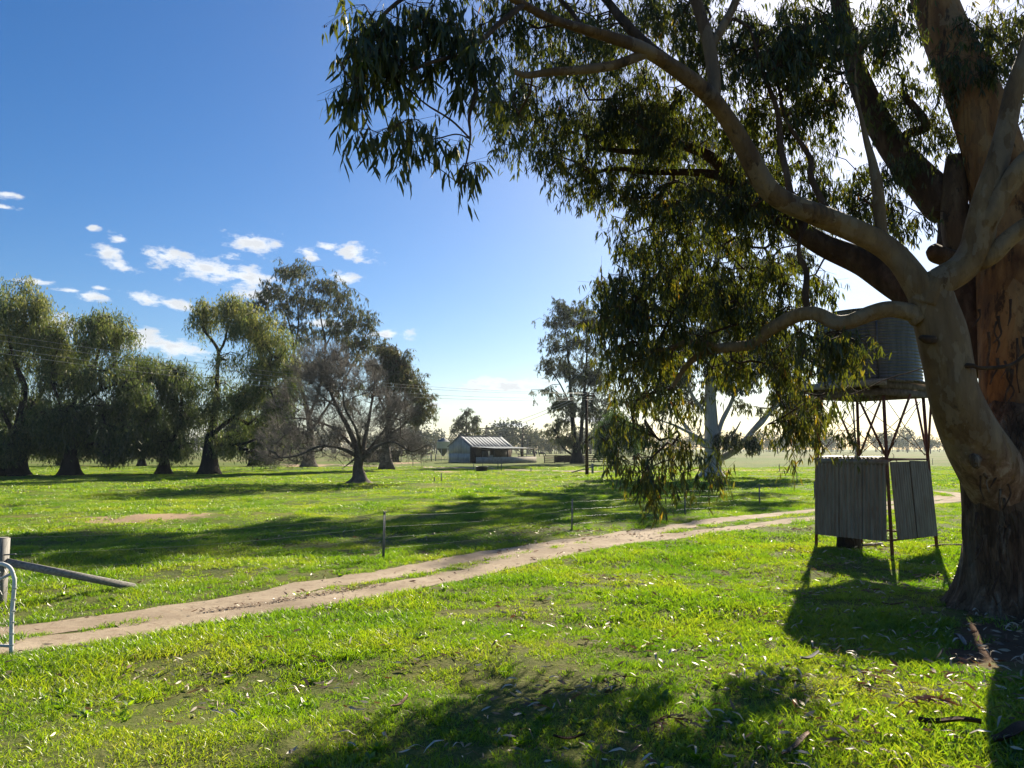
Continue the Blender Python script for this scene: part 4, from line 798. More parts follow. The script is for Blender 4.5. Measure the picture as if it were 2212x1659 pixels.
tree('leafless_tree', 'leafless grey-brown tree with flared pale trunk standing alone left of centre', G(777, 1045),
     [[bl((777,1048),0,.62),bl((777,1030),0,.5),bl((774,1010),0,.46),bl((776,992),0,.50),bl((770,965),0,.40),bl((750,920),0,.30),bl((728,880),0,.24),bl((712,840),0,.18),bl((704,800),.3,.12),bl((700,765),.4,.05)],
      [bl((782,995),0,.36),bl((788,950),.5,.28),bl((798,900),.8,.2),bl((806,850),1,.14),bl((812,800),1.2,.07)], [bl((785,990),-.2,.3),bl((815,965),-.8,.2),bl((850,955),-1.4,.15),bl((890,975),-1.8,.1),bl((925,960),-2,.04)],
      [bl((770,985),0,.3),bl((735,968),-.6,.2),bl((690,965),-1.2,.16),bl((640,985),-1.6,.12),bl((590,990),-2,.05)], [bl((768,970),.3,.24),bl((720,925),1,.18),bl((660,905),1.6,.13),bl((610,905),2,.06)],
      [bl((780,980),-.3,.24),bl((770,930),-1.4,.18),bl((745,880),-2.2,.12),bl((740,830),-2.6,.06)], [bl((785,985),.2,.26),bl((830,930),1,.18),bl((855,880),1.6,.12),bl((868,830),2,.05)], [bl((770,988),-.3,.16),bl((756,1000),-.8,.10),bl((742,1010),-1,.05)],
      [bl((728,880),0,.14),bl((690,850),.5,.1),bl((665,810),.8,.05)]],
     [(698,795,64,46,D1,2.2,84),(665,840,60,44,D1,2.4,50),(640,900,70,44,D1,2.6,36),(720,880,66,50,D1,2.6,60),(740,820,44,40,D1,2.2,36),(800,830,34,50,D1,2,40),(610,955,60,30,D1,2.4,28),(700,950,70,34,D1,2.8,42),(790,930,66,44,D1,2.6,60),(850,900,40,44,D1,2.2,50),(860,960,50,26,D1,2.4,46),(590,990,40,14,D1,2,18),(660,990,50,14,D1,2.4,22),(900,980,26,14,D1,1.6,12),(780,985,70,20,D1,2.6,30)],
     None, 'bark_grey', 37, .4, .011, .40, 'bare', 0, (6, 4), drop=1.0, wig=.13, flare=(.28, .75), more=1.6, thin=.5)
D1 = 118.
tree('gum_tree', 'tall narrow twin-stemmed gum beside the timber stockyard rails', G(1243, 1000),
     [[(1246,1001,D1,1.0),(1246,975,D1,.85),(1240,940,D1,.6),(1236,890,D1,.5),(1232,840,D1,.4),(1228,780,D1,.3),(1222,720,D1,.2),(1218,670,D1,.1)],
      [(1250,985,D1,.7),(1256,930,D1,.55),(1260,870,D1,.45),(1266,800,D1,.35),(1268,730,D1,.2),(1262,690,D1,.1)], [(1240,985,D1,.35),(1218,968,D1,.28),(1205,945,D1,.2),(1200,915,D1,.1)], [(1234,880,D1,.25),(1210,830,D1,.2),(1190,800,D1,.1)], [(1256,960,D1,.35),(1285,940,D1,.25),(1310,900,D1,.15)]],
     [(1216,668,20,20,D1,2.5,26),(1205,700,22,20,D1,2.5,22),(1250,680,40,26,D1,3,40),(1285,700,34,26,D1,3,40),(1195,735,16,18,D1,2,14),(1240,740,40,34,D1,3,40),(1195,790,20,22,D1,2,18),(1180,845,10,12,D1,1.4,8),(1240,800,40,34,D1,3,44),(1290,790,44,50,D1,3,60),(1205,870,22,22,D1,2,18),(1212,925,24,26,D1,2,24),(1250,870,40,34,D1,3,40),(1300,870,44,40,D1,3,50),(1225,955,26,12,D1,2,10),(1190,930,10,14,D1,1,5)],
     'farleaf', 'bark_black', 38, .9, .02, .45, 'leaf', .42, (5, 9), drop=1.0, flare=(.9, .3), tint0=.35, more=2.7, clus=7, clsp=.75, thin=.55)
D1 = 61.8
tree('gum_tree', 'white-trunked gum with wide sweeping pale limbs behind the hanging foliage right of centre', G(1537, 1030),
     [[(1537,1033,D1,.82),(1537,1000,D1,.72),(1538,960,D1,.66),(1537,915,D1,.58),(1536,870,D1,.52),(1534,820,D1,.44),(1538,780,D1,.34),(1548,740,D1,.26),(1552,660,D1,.34),(1548,580,D1,.30),(1556,480,D1,.24),(1550,380,D1,.16),(1552,300,D1,.08)],
      [(1548,992,D1,.34),(1572,983,D1,.36),(1600,965,D1,.32),(1622,935,D1,.28),(1652,900,D1+1,.22),(1682,862,D1+1,.15),(1710,825,D1+2,.08)], [(1622,935,D1,.2),(1645,915,D1-1,.18),(1675,880,D1-1,.12),(1700,870,D1-2,.06)],
      [(1530,968,D1,.28),(1502,948,D1,.26),(1482,922,D1,.22),(1462,890,D1,.17),(1444,862,D1,.12),(1420,830,D1,.06)], [(1528,955,D1,.2),(1490,935,D1-1,.16),(1455,918,D1-1,.12),(1425,908,D1-2,.06)],
      [(1545,955,D1,.25),(1560,910,D1,.24),(1580,868,D1,.2),(1600,820,D1,.14),(1612,780,D1,.08)], [(1530,900,D1,.24),(1505,870,D1,.2),(1485,830,D1,.15),(1475,790,D1,.08)], [(1540,960,D1,.16),(1575,945,D1-1,.14),(1590,928,D1-1,.1),(1600,910,D1-1,.06)], [(1540,850,D1,.24),(1565,810,D1,.2),(1575,770,D1,.12)],
      [(1549,1026,D1+1.6,.30),(1556,1000,D1+1.8,.24),(1566,985,D1+1.8,.2)]],
     [(1440,800,70,40,D1,3,70),(1480,740,80,50,D1,3.5,90),(1560,720,80,50,D1,3.5,90),(1620,760,70,50,D1,3.5,80),(1680,800,60,44,D1,3.5,70),(1720,850,44,40,D1,3,50),(1400,860,40,34,D1,3,26),(1520,800,80,40,D1,3,50),(1600,820,60,30,D1,3,36),(1570,948,24,9,D1-1.5,1,16),(1626,952,24,10,D1-1.5,1,22),(1740,900,40,30,D1,2,24),(1540,660,90,36,D1,3,80),(1620,690,80,40,D1,3,70),(1690,740,60,40,D1,3,60),(1500,860,30,14,D1,2,8),(1620,870,30,14,D1,2,8),(1340,300,60,40,D1,3.5,80),(1410,250,80,50,D1,4,90),(1400,340,60,40,D1,3,60),(1290,260,40,36,D1,3,40),(1540,620,120,60,D1,4.5,80),(1640,560,110,60,D1,4.5,80),(1470,560,90,50,D1,4,60),(1560,480,120,60,D1,4.5,100),(1460,450,80,50,D1,4,60),(1620,400,110,60,D1,4.5,90),(1500,370,100,50,D1,4.5,90),(1450,300,60,40,D1,4,50),(1560,290,100,44,D1,4,80),(1720,480,80,60,D1,4,50),(1440,640,70,60,D1,4,60)],
     'farleaf', 'bark_white', 39, .7, .014, .46, 'leaf', .36, (5, 10), drop=.8, flare=(.3, .6), tint0=.45, thin=.8, more=1.35, clus=6, clsp=.5, lw=(.2, .3))
D1 = 165.
tree('gum_tree', 'small round-crowned gum rising just behind the iron shed roof', at(1009, 985, D1),
     [[(1009,986,D1,.4),(1008,950,D1,.34),(1007,925,D1,.26),(1008,900,D1,.14),(1008,885,D1,.06)],[(1008,940,D1,.2),(1024,918,D1,.14),(1030,900,D1,.06)],[(1008,935,D1,.2),(992,915,D1,.14),(986,905,D1,.06)]],
     [(1008,888,13,9,D1,2,18),(995,905,16,12,D1,2.4,26),(1025,905,14,12,D1,2.4,22),(985,922,10,10,D1,2,14),(1010,920,22,14,D1,2.4,34),(1030,928,9,9,D1,2,10),(1000,935,18,7,D1,2,14),(978,930,6,8,D1,1,6)],
     'farleaf', 'bark_grey', 41, 1., .03, .44, 'leaf', .5, (4, 9), drop=1.0, tint0=.35)
D1 = 104.
tree('willow_tree', 'dense dark green drooping tree just right of the twin-stemmed gum', at(1330, 1004, D1),
     [[(1330,1004,D1,.5),(1330,975,D1,.4),(1328,945,D1,.3),(1330,910,D1,.15)],[(1330,970,D1,.25),(1350,945,D1,.18),(1360,925,D1,.08)],[(1330,965,D1,.25),(1312,940,D1,.18),(1305,920,D1,.08)]],
     [(1330,905,34,22,D1,2.6,70),(1306,930,24,24,D1,2.4,56),(1355,925,26,24,D1,2.4,56),(1330,945,40,22,D1,2.6,70),(1304,962,20,16,D1,2,30),(1370,955,18,16,D1,2,26)],
     'willow', 'bark_black', 42, .8, .02, .45, 'weep', .34, (8, 8), drop=1.5, lw=(.2, .3), tint0=.4)
D1 = 160.
tree('gum_tree', 'dark rounded tree far behind the hanging leaves at mid right', at(1225*1.12, 992, D1),
     [[(1372,992,D1,.5),(1372,960,D1,.4),(1372,930,D1,.2)],[(1372,955,D1,.25),(1352,935,D1,.15)],[(1372,955,D1,.25),(1394,935,D1,.15)]],
     [(1372,925,24,14,D1,3,40),(1352,940,20,16,D1,3,34),(1394,940,20,16,D1,3,34),(1372,950,34,14,D1,3,40)],
     'farwood', 'bark_grey', 43, 1.2, .03, .44, 'leaf', .7, (4, 8), drop=1.3)

# ---- far trees: three kinds, copied to stand singly; the unbroken woods behind are one mass
def fartree(seed, H, W, label, n=60, trunk=.25):
    g = np.random.default_rng(seed); rt = thing('far_tree', label, 'tree', (0, 0, 0), 0, 'single trees far across the paddocks')
    th = H * trunk; V, Fc = tube([(0, 0, -.2), (.1, 0, th), (.3, .1, H * .6)], [H * .03, H * .022, H * .01], 6); mesh('trunk', V, Fc, 'bark_grey', rt)
    P = []; lobes = [(g.uniform(-.5, .5) * W, g.uniform(-.5, .5) * W, g.uniform(.45, .85) * H, g.uniform(.22, .36) * W) for _ in range(9)]
    for a, b_, c, r_ in lobes:
        u = unit(g.normal(size=(n, 3))) * g.uniform(.3, 1, (n, 1)) ** .4 * r_ * (1, 1, .75); P.append(u + (a, b_, c))
    P = np.concatenate(P); q = len(P)
    for (a, b_, c, r_) in lobes[:6]: 
        pass
    V, Fc = segs(np.repeat([[.1, 0, th]], 9, 0), np.array([l[:3] for l in lobes]), H * .012, H * .004, 4); mesh('branches', V, Fc, 'bark_grey', rt, kind='stuff')
    L_ = g.uniform(.5, 1.1, q) * H * .075; V, Fc = leaves(P, unit(g.normal(size=(q, 3)) + (0, 0, -.7)), L_, L_ * .5, g, .2, True)
    mesh('crown', V, Fc, 'farwood', rt, tint=np.repeat(g.uniform(0, 1, q), 4), kind='stuff'); return rt
kinds = [fartree(3, 9, 6, '', 70), fartree(4, 12, 10, '', 80, .3), fartree(5, 7, 8, '', 60, .15)]
FT = [ # px, base py, D, kind, scale, label
 (1905,978,300,1,.75,'tallest single far tree seen between the tank stand struts'),(2010,979,330,0,1.0,'far tree with a clear round head right of the tank stand'),(2055,980,350,1,.55,'broad low far tree by the big trunk at right'),
 (1845,979,320,0,.7,'small far tree left of the centre posts of the tank stand'),(1770,979,280,1,.9,'far dark tree showing left of the tank stand'),(1725,977,310,2,1.1,'low spreading far tree under the hanging foliage'),
 (1640,977,260,1,.8,'far tree seen under the right limb of the white-trunked gum'),(1680,978,330,0,.8,'slim far tree right of the white-trunked gum'),(1590,978,300,2,1.3,'squat far tree just right of the white trunk'),
 (1490,977,290,0,.9,'far tree just left of the white trunk'),(1450,978,330,1,.7,'far tree seen through the hanging yellow leaves'),(905,975,250,2,.9,'round low tree left of the silo'),(868,975,240,2,1.0,'bushy low tree right of the leafless tree'),
 (1960,979,380,2,.9,'far squat tree between the tank stand and its right post'),(2085,980,330,2,.9,'far tree touching the left edge of the big trunk')]
used = set()
for px, py, D, kd, s, lab in FT:
    p = at(px, py, D); p[2] = 0
    if kd not in used: o = kinds[kd]; o.location = tuple(p); o.scale = (s,) * 3; o['label'] = lab; o.rotation_euler = (0, 0, px); used.add(kd)
    else: dup(kinds[kd], p, px, lab, s)
def woods(name, x0, x1, D, dD, n, H, seed, gap=0):
    g = np.random.default_rng(seed); Vs = []; Fs = []; tn = []; off = 0; b = MB()
    for q in range(n):
        px = g.uniform(x0, x1); d = D + g.uniform(-dD, dD); x = (px - 1106) / F * d; h = H * g.uniform(.65, 1.15) * (1 + .25 * math.sin(px * .03)); w = h * g.uniform(.3, .5)
        if gap and vnoise(np.array([px / 40]), np.array([.5]), seed)[0] < gap: continue
        k = 150; u = unit(g.normal(size=(k, 3))) * g.uniform(.3, 1, (k, 1)) ** .4; lob = g.integers(0, 4, k); lo = g.uniform(-.5, .5, (4, 3))
        P = np.stack([x + (u[:, 0] * .5 + lo[lob, 0]) * w, d + (u[:, 1] * .5 + lo[lob, 1]) * w, h * .58 + (u[:, 2] * .28 + lo[lob, 2] * .45) * h], 1)
        L_ = h * g.uniform(.06, .13, k); V, Fc = leaves(P, unit(g.normal(size=(k, 3)) + (0, 0, -.6)), L_, L_ * .55, g, .2, True); Vs.append(V); Fs.append(Fc + off); off += len(V); tn.append(np.repeat(np.clip(g.normal(.5, .25, k) + g.normal(0, .2), 0, 1), 4))
        b.add(*tube([(x, d, -.2), (x + g.uniform(-.3, .3), d, h * .55)], [h * .022, h * .01], 5))
    o = mesh(name, np.concatenate(Vs), np.concatenate(Fs), 'farwood', tint=np.concatenate(tn), kind='stuff'); tr = b.build('wood_trunks', 'bark_grey', o, kind='stuff'); return o
woods('woodland', 780, 1330, 330, 28, 170, 11, 51)
woods('woodland', -400, 800, 360, 30, 150, 11, 52)
woods('woodland', 1300, 2500, 520, 60, 240, 12, 53, .28)
woods('woodland', -700, 2900, 900, 90, 320, 16, 54)

# ------------------------------------------------------------------ corrugated sheet
def corr(w, h, pitch=.095, amp=.020, per=6, th=.0012):
    n = int(w / pitch * per) + 1; x = np.linspace(0, w, n); y = amp * np.cos(x / pitch * 2 * math.pi)
    A_ = np.stack([x, y, 0 * x], 1); B_ = np.stack([x, y, 0 * x + h], 1); V = np.vstack([A_, B_]); V2 = V + (0, th, 0); i = np.arange(n - 1)
    Fq = np.stack([i, i + 1, i + n + 1, i + n], 1); return np.vstack([V, V2]), np.vstack([Fq, Fq[:, ::-1] + 2 * n])
# ------------------------------------------------------------------ tank stand
TS = at(1884, 1000, 17.45); TS[2] = 0; Rr = 1.2; phi = R(14)
tc0 = np.array([TS[0], TS[1], 0.])
ts = thing('tank_stand', 'rusty steel tank stand with timber deck and iron sheets round its foot', 'tank stand', (TS[0], TS[1], hz(TS[0], TS[1])))
va = math.atan2(TS[0], TS[1]); ex = np.array([math.cos(va), -math.sin(va), 0]); ey = np.array([math.sin(va), math.cos(va), 0])
def L2(a, b_, z): return ex * a + ey * b_ + np.array([0, 0, z])
cor = {'front': (Rr * math.sin(phi), -Rr * math.cos(phi)), 'right': (Rr * math.cos(phi), Rr * math.sin(phi)), 'back': (-Rr * math.sin(phi), Rr * math.cos(phi)), 'left': (-Rr * math.cos(phi), -Rr * math.sin(phi))}
PZ = 3.50
for nme, (a, b_) in cor.items():
    lo = L2(a * 1.09, b_ * 1.09, -.15); mid_ = L2(a, b_, 2.08); hi = L2(a * .97, b_ * .97, PZ)
    o = mesh('leg', *tube([lo, mid_, hi], .038, 8), 'rust', ts)
    tang = np.array([-b_, a]) / Rr
    for s in (-1, 1):
        top = np.array([a, b_]) * .97 + tang * s * .55
        mesh('strut', *tube([L2(a, b_, 2.1), L2(top[0], top[1], PZ)], .026, 6), 'rust', ts)
nm = ['front', 'right', 'back', 'left']
for q in range(4):
    c0, c1 = np.array(cor[nm[q]]), np.array(cor[nm[(q + 1) % 4]])
    for s in (0, 1):
        a0, a1 = (c0, c1) if s == 0 else (c1, c0); off = .03 * s
        mesh('brace_rod', *tube([L2(*(a0 * (.98 - off)), 2.15), L2(*(a1 * .9 + a0 * .06), PZ - .1)], .009, 5), 'rust', ts)
    mesh('rail', *tube([L2(*(c0 * 1.0), 2.06), L2(*(c1 * 1.0), 2.06)], .022, 6), 'rust', ts)
    mesh('rail', *tube([L2(*(c0 * 1.07), .33), L2(*(c1 * 1.07), .33)], .022, 6), 'rust', ts)
    mesh('bearer', *beam(L2(*(c0 * 1.05), PZ + .06), L2(*(c1 * 1.05), PZ + .06), .10, .16), 'platwood', ts)
ud = unit(np.array(cor['right']) - np.array(cor['front'])); vd = unit(np.array(cor['left']) - np.array(cor['front']))
for q in range(6):
    k = -1.0 + 2.0 * q / 5; c = vd * k * .95
    mesh('joist', *beam(L2(*(c - ud * 1.12), PZ + .21), L2(*(c + ud * 1.12), PZ + .21), .07, .14), 'platwood', ts)
for q in range(11):
    k = -1.06 + 2.12 * q / 10; c = ud * k; e0 = random.uniform(-.05, .04)
    mesh('plank', *beam(L2(*(c - vd * (1.12 + e0)), PZ + .305 + random.uniform(-.004, .004)), L2(*(c + vd * (1.12 - e0)), PZ + .305), .17, .045), 'platwood', ts)
mesh('fascia_board', *beam(L2(*(-ud * 1.17 + vd * 1.2), PZ + .25), L2(*(-ud * 1.17 - vd * 1.1), PZ + .25), .03, .14), 'timber', ts)
# iron sheets on the two near sides
def sheets(c0, c1, n, z0, h, lean, mname, extra=0., top=0.):
    c0 = np.array(c0); c1 = np.array(c1); d = unit(c1 - c0); Lw = np.linalg.norm(c1 - c0) + extra; w = Lw / n
    nor = np.array([d[1], -d[0]])
    for q in range(n):
        V, Fq = corr(w + .05, h + random.uniform(-.01, .02)); W_ = np.zeros_like(V)
        o_ = c0 + d * (q * w) + nor * (.03 + .004 * (q % 2)); sl = top * (q / n)
        k = V[:, 2] / h; X = V[:, 0]
        for r_ in range(len(V)):
            pxy = o_ + d * X[r_] + nor * (V[r_, 1] + lean * (1 - k[r_])); W_[r_] = L2(pxy[0], pxy[1], z0 + V[r_, 2] - sl * X[r_] + (.04 * (X[r_] / w) if 0 else 0))
        mesh('iron_sheet', W_, Fq, mname, ts, smooth=True)
cf_, cr_, cl_ = np.array(cor['front']), np.array(cor['right']), np.array(cor['left'])
sheets(cl_ * 1.03, cf_ * 1.0 - .10 * ud * 0, 3, .30, 1.66, .10, 'iron', -.06)
sheets(cf_ + (cr_ - cf_) * .02, cr_ * .98, 2, .34, 1.68, .10, 'iron', -.02, .05)
sheets(cl_ * 1.03, np.array(cor['back']) * 1.0, 3, .34, 1.6, -.04, 'iron')
mesh('iron_sheet', *beam(L2(*(cl_ * 1.06), 2.02), L2(*(cf_ * 1.04), 2.0), .012, .13), 'iron', ts)
V, Fq = corr(1.5, .35); W_ = np.stack([V[:, 0], V[:, 2], V[:, 1]], 1)
W_ = np.array([L2(*(cl_ * .98 + unit(cf_ - cl_) * p[0] + unit(np.array(cor['back']) - cl_) * (p[1])), 2.10 + p[2] + .05 * p[1]) for p in W_]); mesh('iron_sheet', W_, Fq, 'iron', ts, smooth=True)
mesh('down_pipe', *tube([L2(-.34, .1, .1), L2(-.34, .1, 2.2), L2(-.36, .05, PZ + .1)], .02, 8), 'galv', ts)
# tank
tk = thing('water_tank', 'round corrugated iron rainwater tank on the stand', 'water tank', (TS[0], TS[1], ts.location[2] + PZ + .33))
TR, TH = 1.13, 1.62; nv = 22 * 6; a = np.linspace(0, 2 * math.pi, 73)[:-1]
for tier in (0, 1):
    z = np.linspace(tier * TH / 2, (tier + 1) * TH / 2, nv // 2 + 1); rr = TR + .010 * np.cos(z / .0755 * 2 * math.pi) - .004 * tier
    V = np.stack([np.cos(a)[None] * rr[:, None], np.sin(a)[None] * rr[:, None], np.repeat(z[:, None], 72, 1)], -1).reshape(-1, 3)
    i = np.arange(len(z) - 1)[:, None] * 72; j = np.arange(72)[None]; jn = (j + 1) % 72
    mesh('wall', V + ex * 0, np.stack([i + j, i + jn, i + 72 + jn, i + 72 + j], -1).reshape(-1, 4), 'tank', tk, smooth=True)
for zz in (0.0, TH): mesh('rim', *tube([(TR * math.cos(q), TR * math.sin(q), zz) for q in np.linspace(0, 2 * math.pi, 49)], .018, 6, False), 'tank', tk, smooth=True)
V = np.vstack([np.stack([np.cos(a) * (TR + .01), np.sin(a) * (TR + .01), 0 * a + TH + .01], 1), np.stack([np.cos(a) * .25, np.sin(a) * .25, 0 * a + TH + .16], 1), [[0, 0, TH + .17]]]); j = np.arange(72); jn = (j + 1) % 72
mesh('roof', V, [np.stack([j, jn, 72 + jn, 72 + j], 1), np.stack([72 + j, 72 + jn, np.full(72, 144)], 1)], 'tank', tk)
for sa in (.18, -1.25):
    d_ = -ey * math.cos(sa) + ex * math.sin(sa); mesh('seam', *beam(d_ * (TR + .012) + (0, 0, .02), d_ * (TR + .012) + (0, 0, TH - .02), .035, .012), 'tank', tk)
# things round the stand's foot
p = TS + ex * -.55 + ey * -.2; b = MB()
V, Fc = tube([(0, 0, 0), (0, 0, .12), (0, 0, .30), (.01, 0, .34)], [.29, .27, .26, .22], 14, True, .05, 8); o = mesh('timber_stump', V, Fc, 'bark_black', smooth=True); o.location = (p[0], p[1], hz(p[0], p[1])); tag(o, 'dark squat stump on the ground under the tank stand', 'stump')
p = gnd(1885, 1187); o = mesh('timber_offcut', *box((0, 0, .03), (.7, .07, .05)), 'timber'); o.location = (p[0], p[1], hz(p[0], p[1]) + .02); o.rotation_euler = (0, 0, .5); tag(o, 'grey timber offcut lying below the sheets of the tank stand', 'timber')
p = gnd(2055, 1183); V, Fc = tube(spline([(-.9, -.35, .03), (-.3, -.1, .06), (.3, .05, .05), (.95, .30, .09)], 4), np.linspace(.03, .012, 13), 8, True, .1, 3)
o = mesh('fallen_stick', V, Fc, 'bark_pale', smooth=True); o.location = (p[0], p[1], hz(p[0], p[1])); tag(o, 'long pale stick on the grass between tank stand and big trunk', 'stick')

# ------------------------------------------------------------------ near fence, gate, pickets
gp = gnd(24, 1414); gate = thing('pipe_gate', 'pale pipe gate with wire netting cut by the left frame edge', 'gate', (gp[0], gp[1], hz(gp[0], gp[1])))
gd = unit(np.array([-1., .16, 0])); GH = 1.06; GW = 3.4
arc = [(0, 0, .03), (.03 * gd[0], 0, .5), (.06 * gd[0], .01, GH - .16)]
def gp3(s, z): return gd * s + np.array([0, 0, z])
fr = spline([gp3(0, .02), gp3(.02, .45), gp3(.01, .82), gp3(.03, .93), gp3(.08, 1.015), gp3(.17, GH - .005), gp3(.3, GH), gp3(1.2, GH), gp3(GW, GH), gp3(GW, .5), gp3(GW, .12)], 6)
mesh('frame', *tube(fr, .023, 10), 'whitepaint', gate, smooth=True); mesh('rail', *tube([gp3(.02, .12), gp3(GW, .12)], .019, 8), 'galv', gate, smooth=True)
mesh('brace', *tube([gp3(.03, GH - .1), gp3(GW * .55, .14)], .016, 8), 'galv', gate, smooth=True)
A_, B_ = [], []
cw, ch_ = .085, .085
for i_ in range(int(GW / cw)):
    for j_ in range(int((GH - .1) / ch_)):
        s0 = .03 + i_ * cw + (j_ % 2) * cw / 2; z0 = .12 + j_ * ch_ * .98
        if z0 + ch_ > GH - .01: continue
        sag = random.uniform(-.008, .008); a0 = gp3(s0 + sag, z0); b0 = gp3(s0 + cw / 2, z0 + ch_ * .5 + sag); c0 = gp3(s0 + cw / 2, z0 + ch_); d0 = gp3(s0 - cw / 2, z0 + ch_ * .5)
        A_ += [a0, b0, a0]; B_ += [b0, c0, d0]
mesh('wire_netting', *segs(A_, B_, .0022, .0022, 3), 'wire', gate, kind='stuff')
A_ = [gp3(0, z - .006) for z in np.arange(.14, .9, .13)]; mesh('wire_tie', *segs(A_, [q + (0, 0, .006) for q in A_], .0255, .0255, 8), 'galv', gate, kind='stuff')
pp = gnd(-6, 1301); D_ = pp[1]; zt = at(0, 1160, D_)[2]
po = thing('strainer_post', 'thick square grey timber gate post at the left frame edge', 'post', (pp[0], pp[1], hz(pp[0], pp[1])))
mesh('post', *box((0, 0, zt / 2 - .1), (.18, .18, zt + .2)), 'timber_v', po)
mesh('cap', *box((0, 0, zt + .006), (.15, .15, .012)), 'timber', po)
mesh('bolt', *tube([(.1, -.05, zt - .25), (.28, -.05, zt - .24)], .012, 6), 'picket', po)
e0 = at(14, 1214, D_ + .0); e1 = gnd(290, 1271); e1[2] = hz(e1[0], e1[1]) + .03; o = mesh('brace_rail', *beam(e0 - e1, (0, 0, 0), .10, .11), 'timber'); o.location = tuple(e1); tag(o, 'sloping grey timber stay from the gate post down to the grass', 'fence stay')
def picket(px, py, top, label, rad_=.018, D=None, m='picket'):
    q = gnd(px, py); h = at(px, top, q[1])[2]; t_ = thing('fence_picket', label, 'fence post', (q[0], q[1], hz(q[0], q[1])), random.uniform(0, 3), 'steel fence pickets')
    h -= t_.location[2]
    b = MB()
    for an in (0, 2.09, 4.19): b.add(*box((math.cos(an) * rad_ * .8, math.sin(an) * rad_ * .8, h / 2 - .1), (rad_ * 1.7, rad_ * .35, h + .2), an))
    o = b.build('stake', m, t_); t_.rotation_euler = (random.uniform(-.02, .02), random.uniform(-.02, .02), t_.rotation_euler[2])
    return np.array([q[0], q[1], t_.location[2]]), h
PK = [picket(828, 1207, 1105, 'steel picket standing alone in the middle of the left field beside the track'),
      picket(1235, 1148, 1078, 'steel picket beside the track directly below the distant stockyard'),
      picket(1480, 1116, 1055, 'steel picket just right of the lowest hanging leaves'),
      picket(1641, 1094, 1046, 'steel picket between the white trunk and the tank stand'),
      picket(1760, 1079, 1040, 'steel picket almost touching the left side of the tank stand')]
picket(1722, 1046, 1020, 'short far picket up-slope left of the tank stand', .02)
for px, py, tp, lab in ((1023,1014,1001,'thin picket at the left end of the black trough'),(1043,1009,989,'tall thin picket behind the black trough'),(1075.5,1014,991,'left one of two close thin pickets right of the black trough'),
                        (1083,1016,992,'right one of two close thin pickets right of the black trough'),(892,1009,986,'thin picket left of the iron shed'),(953,1041,1022,'lone short picket in the bright grass left below the trough'),(1147,1019,1010,'tiny picket between trough and tall pole'),
                        (1304,1024,998,'thin picket right of the tall wooden pole'),(1684,1018,1003,'thin picket in the dry paddock right of the white trunk'),(1556,1028,1008,'thin picket at the right foot of the white trunk'),(2070,1027,1005,'thin picket left of the big trunk in the far grass'),(2015,1003,990,'tiny picket on the green strip right of the tank stand'),(938,1040,1030,'tiny leaning picket in the grass far left of the trough')):
    picket(px, py, tp, lab, .028)
fw = thing('wire_fence', 'four slack fence wires strung along the pickets beside the track', 'fence', (0, 0, 0))
ends = [(np.array([pp[0], pp[1], hz(pp[0], pp[1])]), 1.1)] + PK + [(gnd(1960, 1058), 1.05)]
for f in (.22, .45, .68, .92):
    b = MB()
    for (p0, h0), (p1, h1) in zip(ends[:-1], ends[1:]):
        a0 = p0 + (0, 0, h0 * f); a1 = p1 + (0, 0, h1 * f); s_ = np.linspace(0, 1, 9)[:, None]; Q = a0 + (a1 - a0) * s_ - np.array([0, 0, .09]) * np.sin(s_ * 3.14); b.add(*tube(Q, .0016, 4, False))
    b.build('wire', 'wire', fw)

# ------------------------------------------------------------------ tall pole, power poles, wires
pq = gnd(1268, 1026.5); tp = thing('power_pole', 'tall dark wooden pole standing in front of the twin-stemmed gum', 'power pole', (pq[0], pq[1], 0))
PH = at(1268, 846, pq[1])[2]
mesh('pole', *tube([(0, 0, -.2), (0, 0, PH)], [.16, .12], 12), 'bark_dark', tp, smooth=True); mesh('crossarm', *box((0, -.16, PH - .35), (1.7, .1, .12), .5), 'darkwood', tp)
insx = [-.75, -.3, .3, .75]
for s in insx: mesh('insulator', *tube([(s * math.cos(.5), s * math.sin(.5) - .16, PH - .29), (s * math.cos(.5), s * math.sin(.5) - .16, PH - .15)], [.035, .025], 8), 'ceramic', tp)
LP = np.array([-27., 36., 7.9])        # next pole out of frame at left carries the other end
def wire(a, b_, sag, r_, label, group='overhead wires'):
    s = np.linspace(0, 1, 33)[:, None]; Q = a + (b_ - a) * s - np.array([0, 0, 1.]) * sag * 4 * s * (1 - s); o = mesh('overhead_wire', *tube(Q - a, r_, 4, False), 'wire'); o.location = tuple(a); return tag(o, label, 'wire', group)
wl = ['uppermost of the four overhead wires crossing the left trees', 'second highest overhead wire crossing the left trees', 'third overhead wire crossing the left trees', 'lowest overhead wire crossing the left trees']
for q, s in enumerate(insx):
    e = np.array([pq[0] + s * math.cos(.5), pq[1] + s * math.sin(.5) - .16, PH - .14 - (.0, .05, .4, .55)[q]]); wire(LP + np.array([-s * .6, s * 1.0, (.25, .0, -.3, -.5)[q]]), e, .75 + .06 * q, .010, wl[q])
far1 = at(1049.5, 985, 215); far2 = at(1129.6, 985, 215); PT = 922
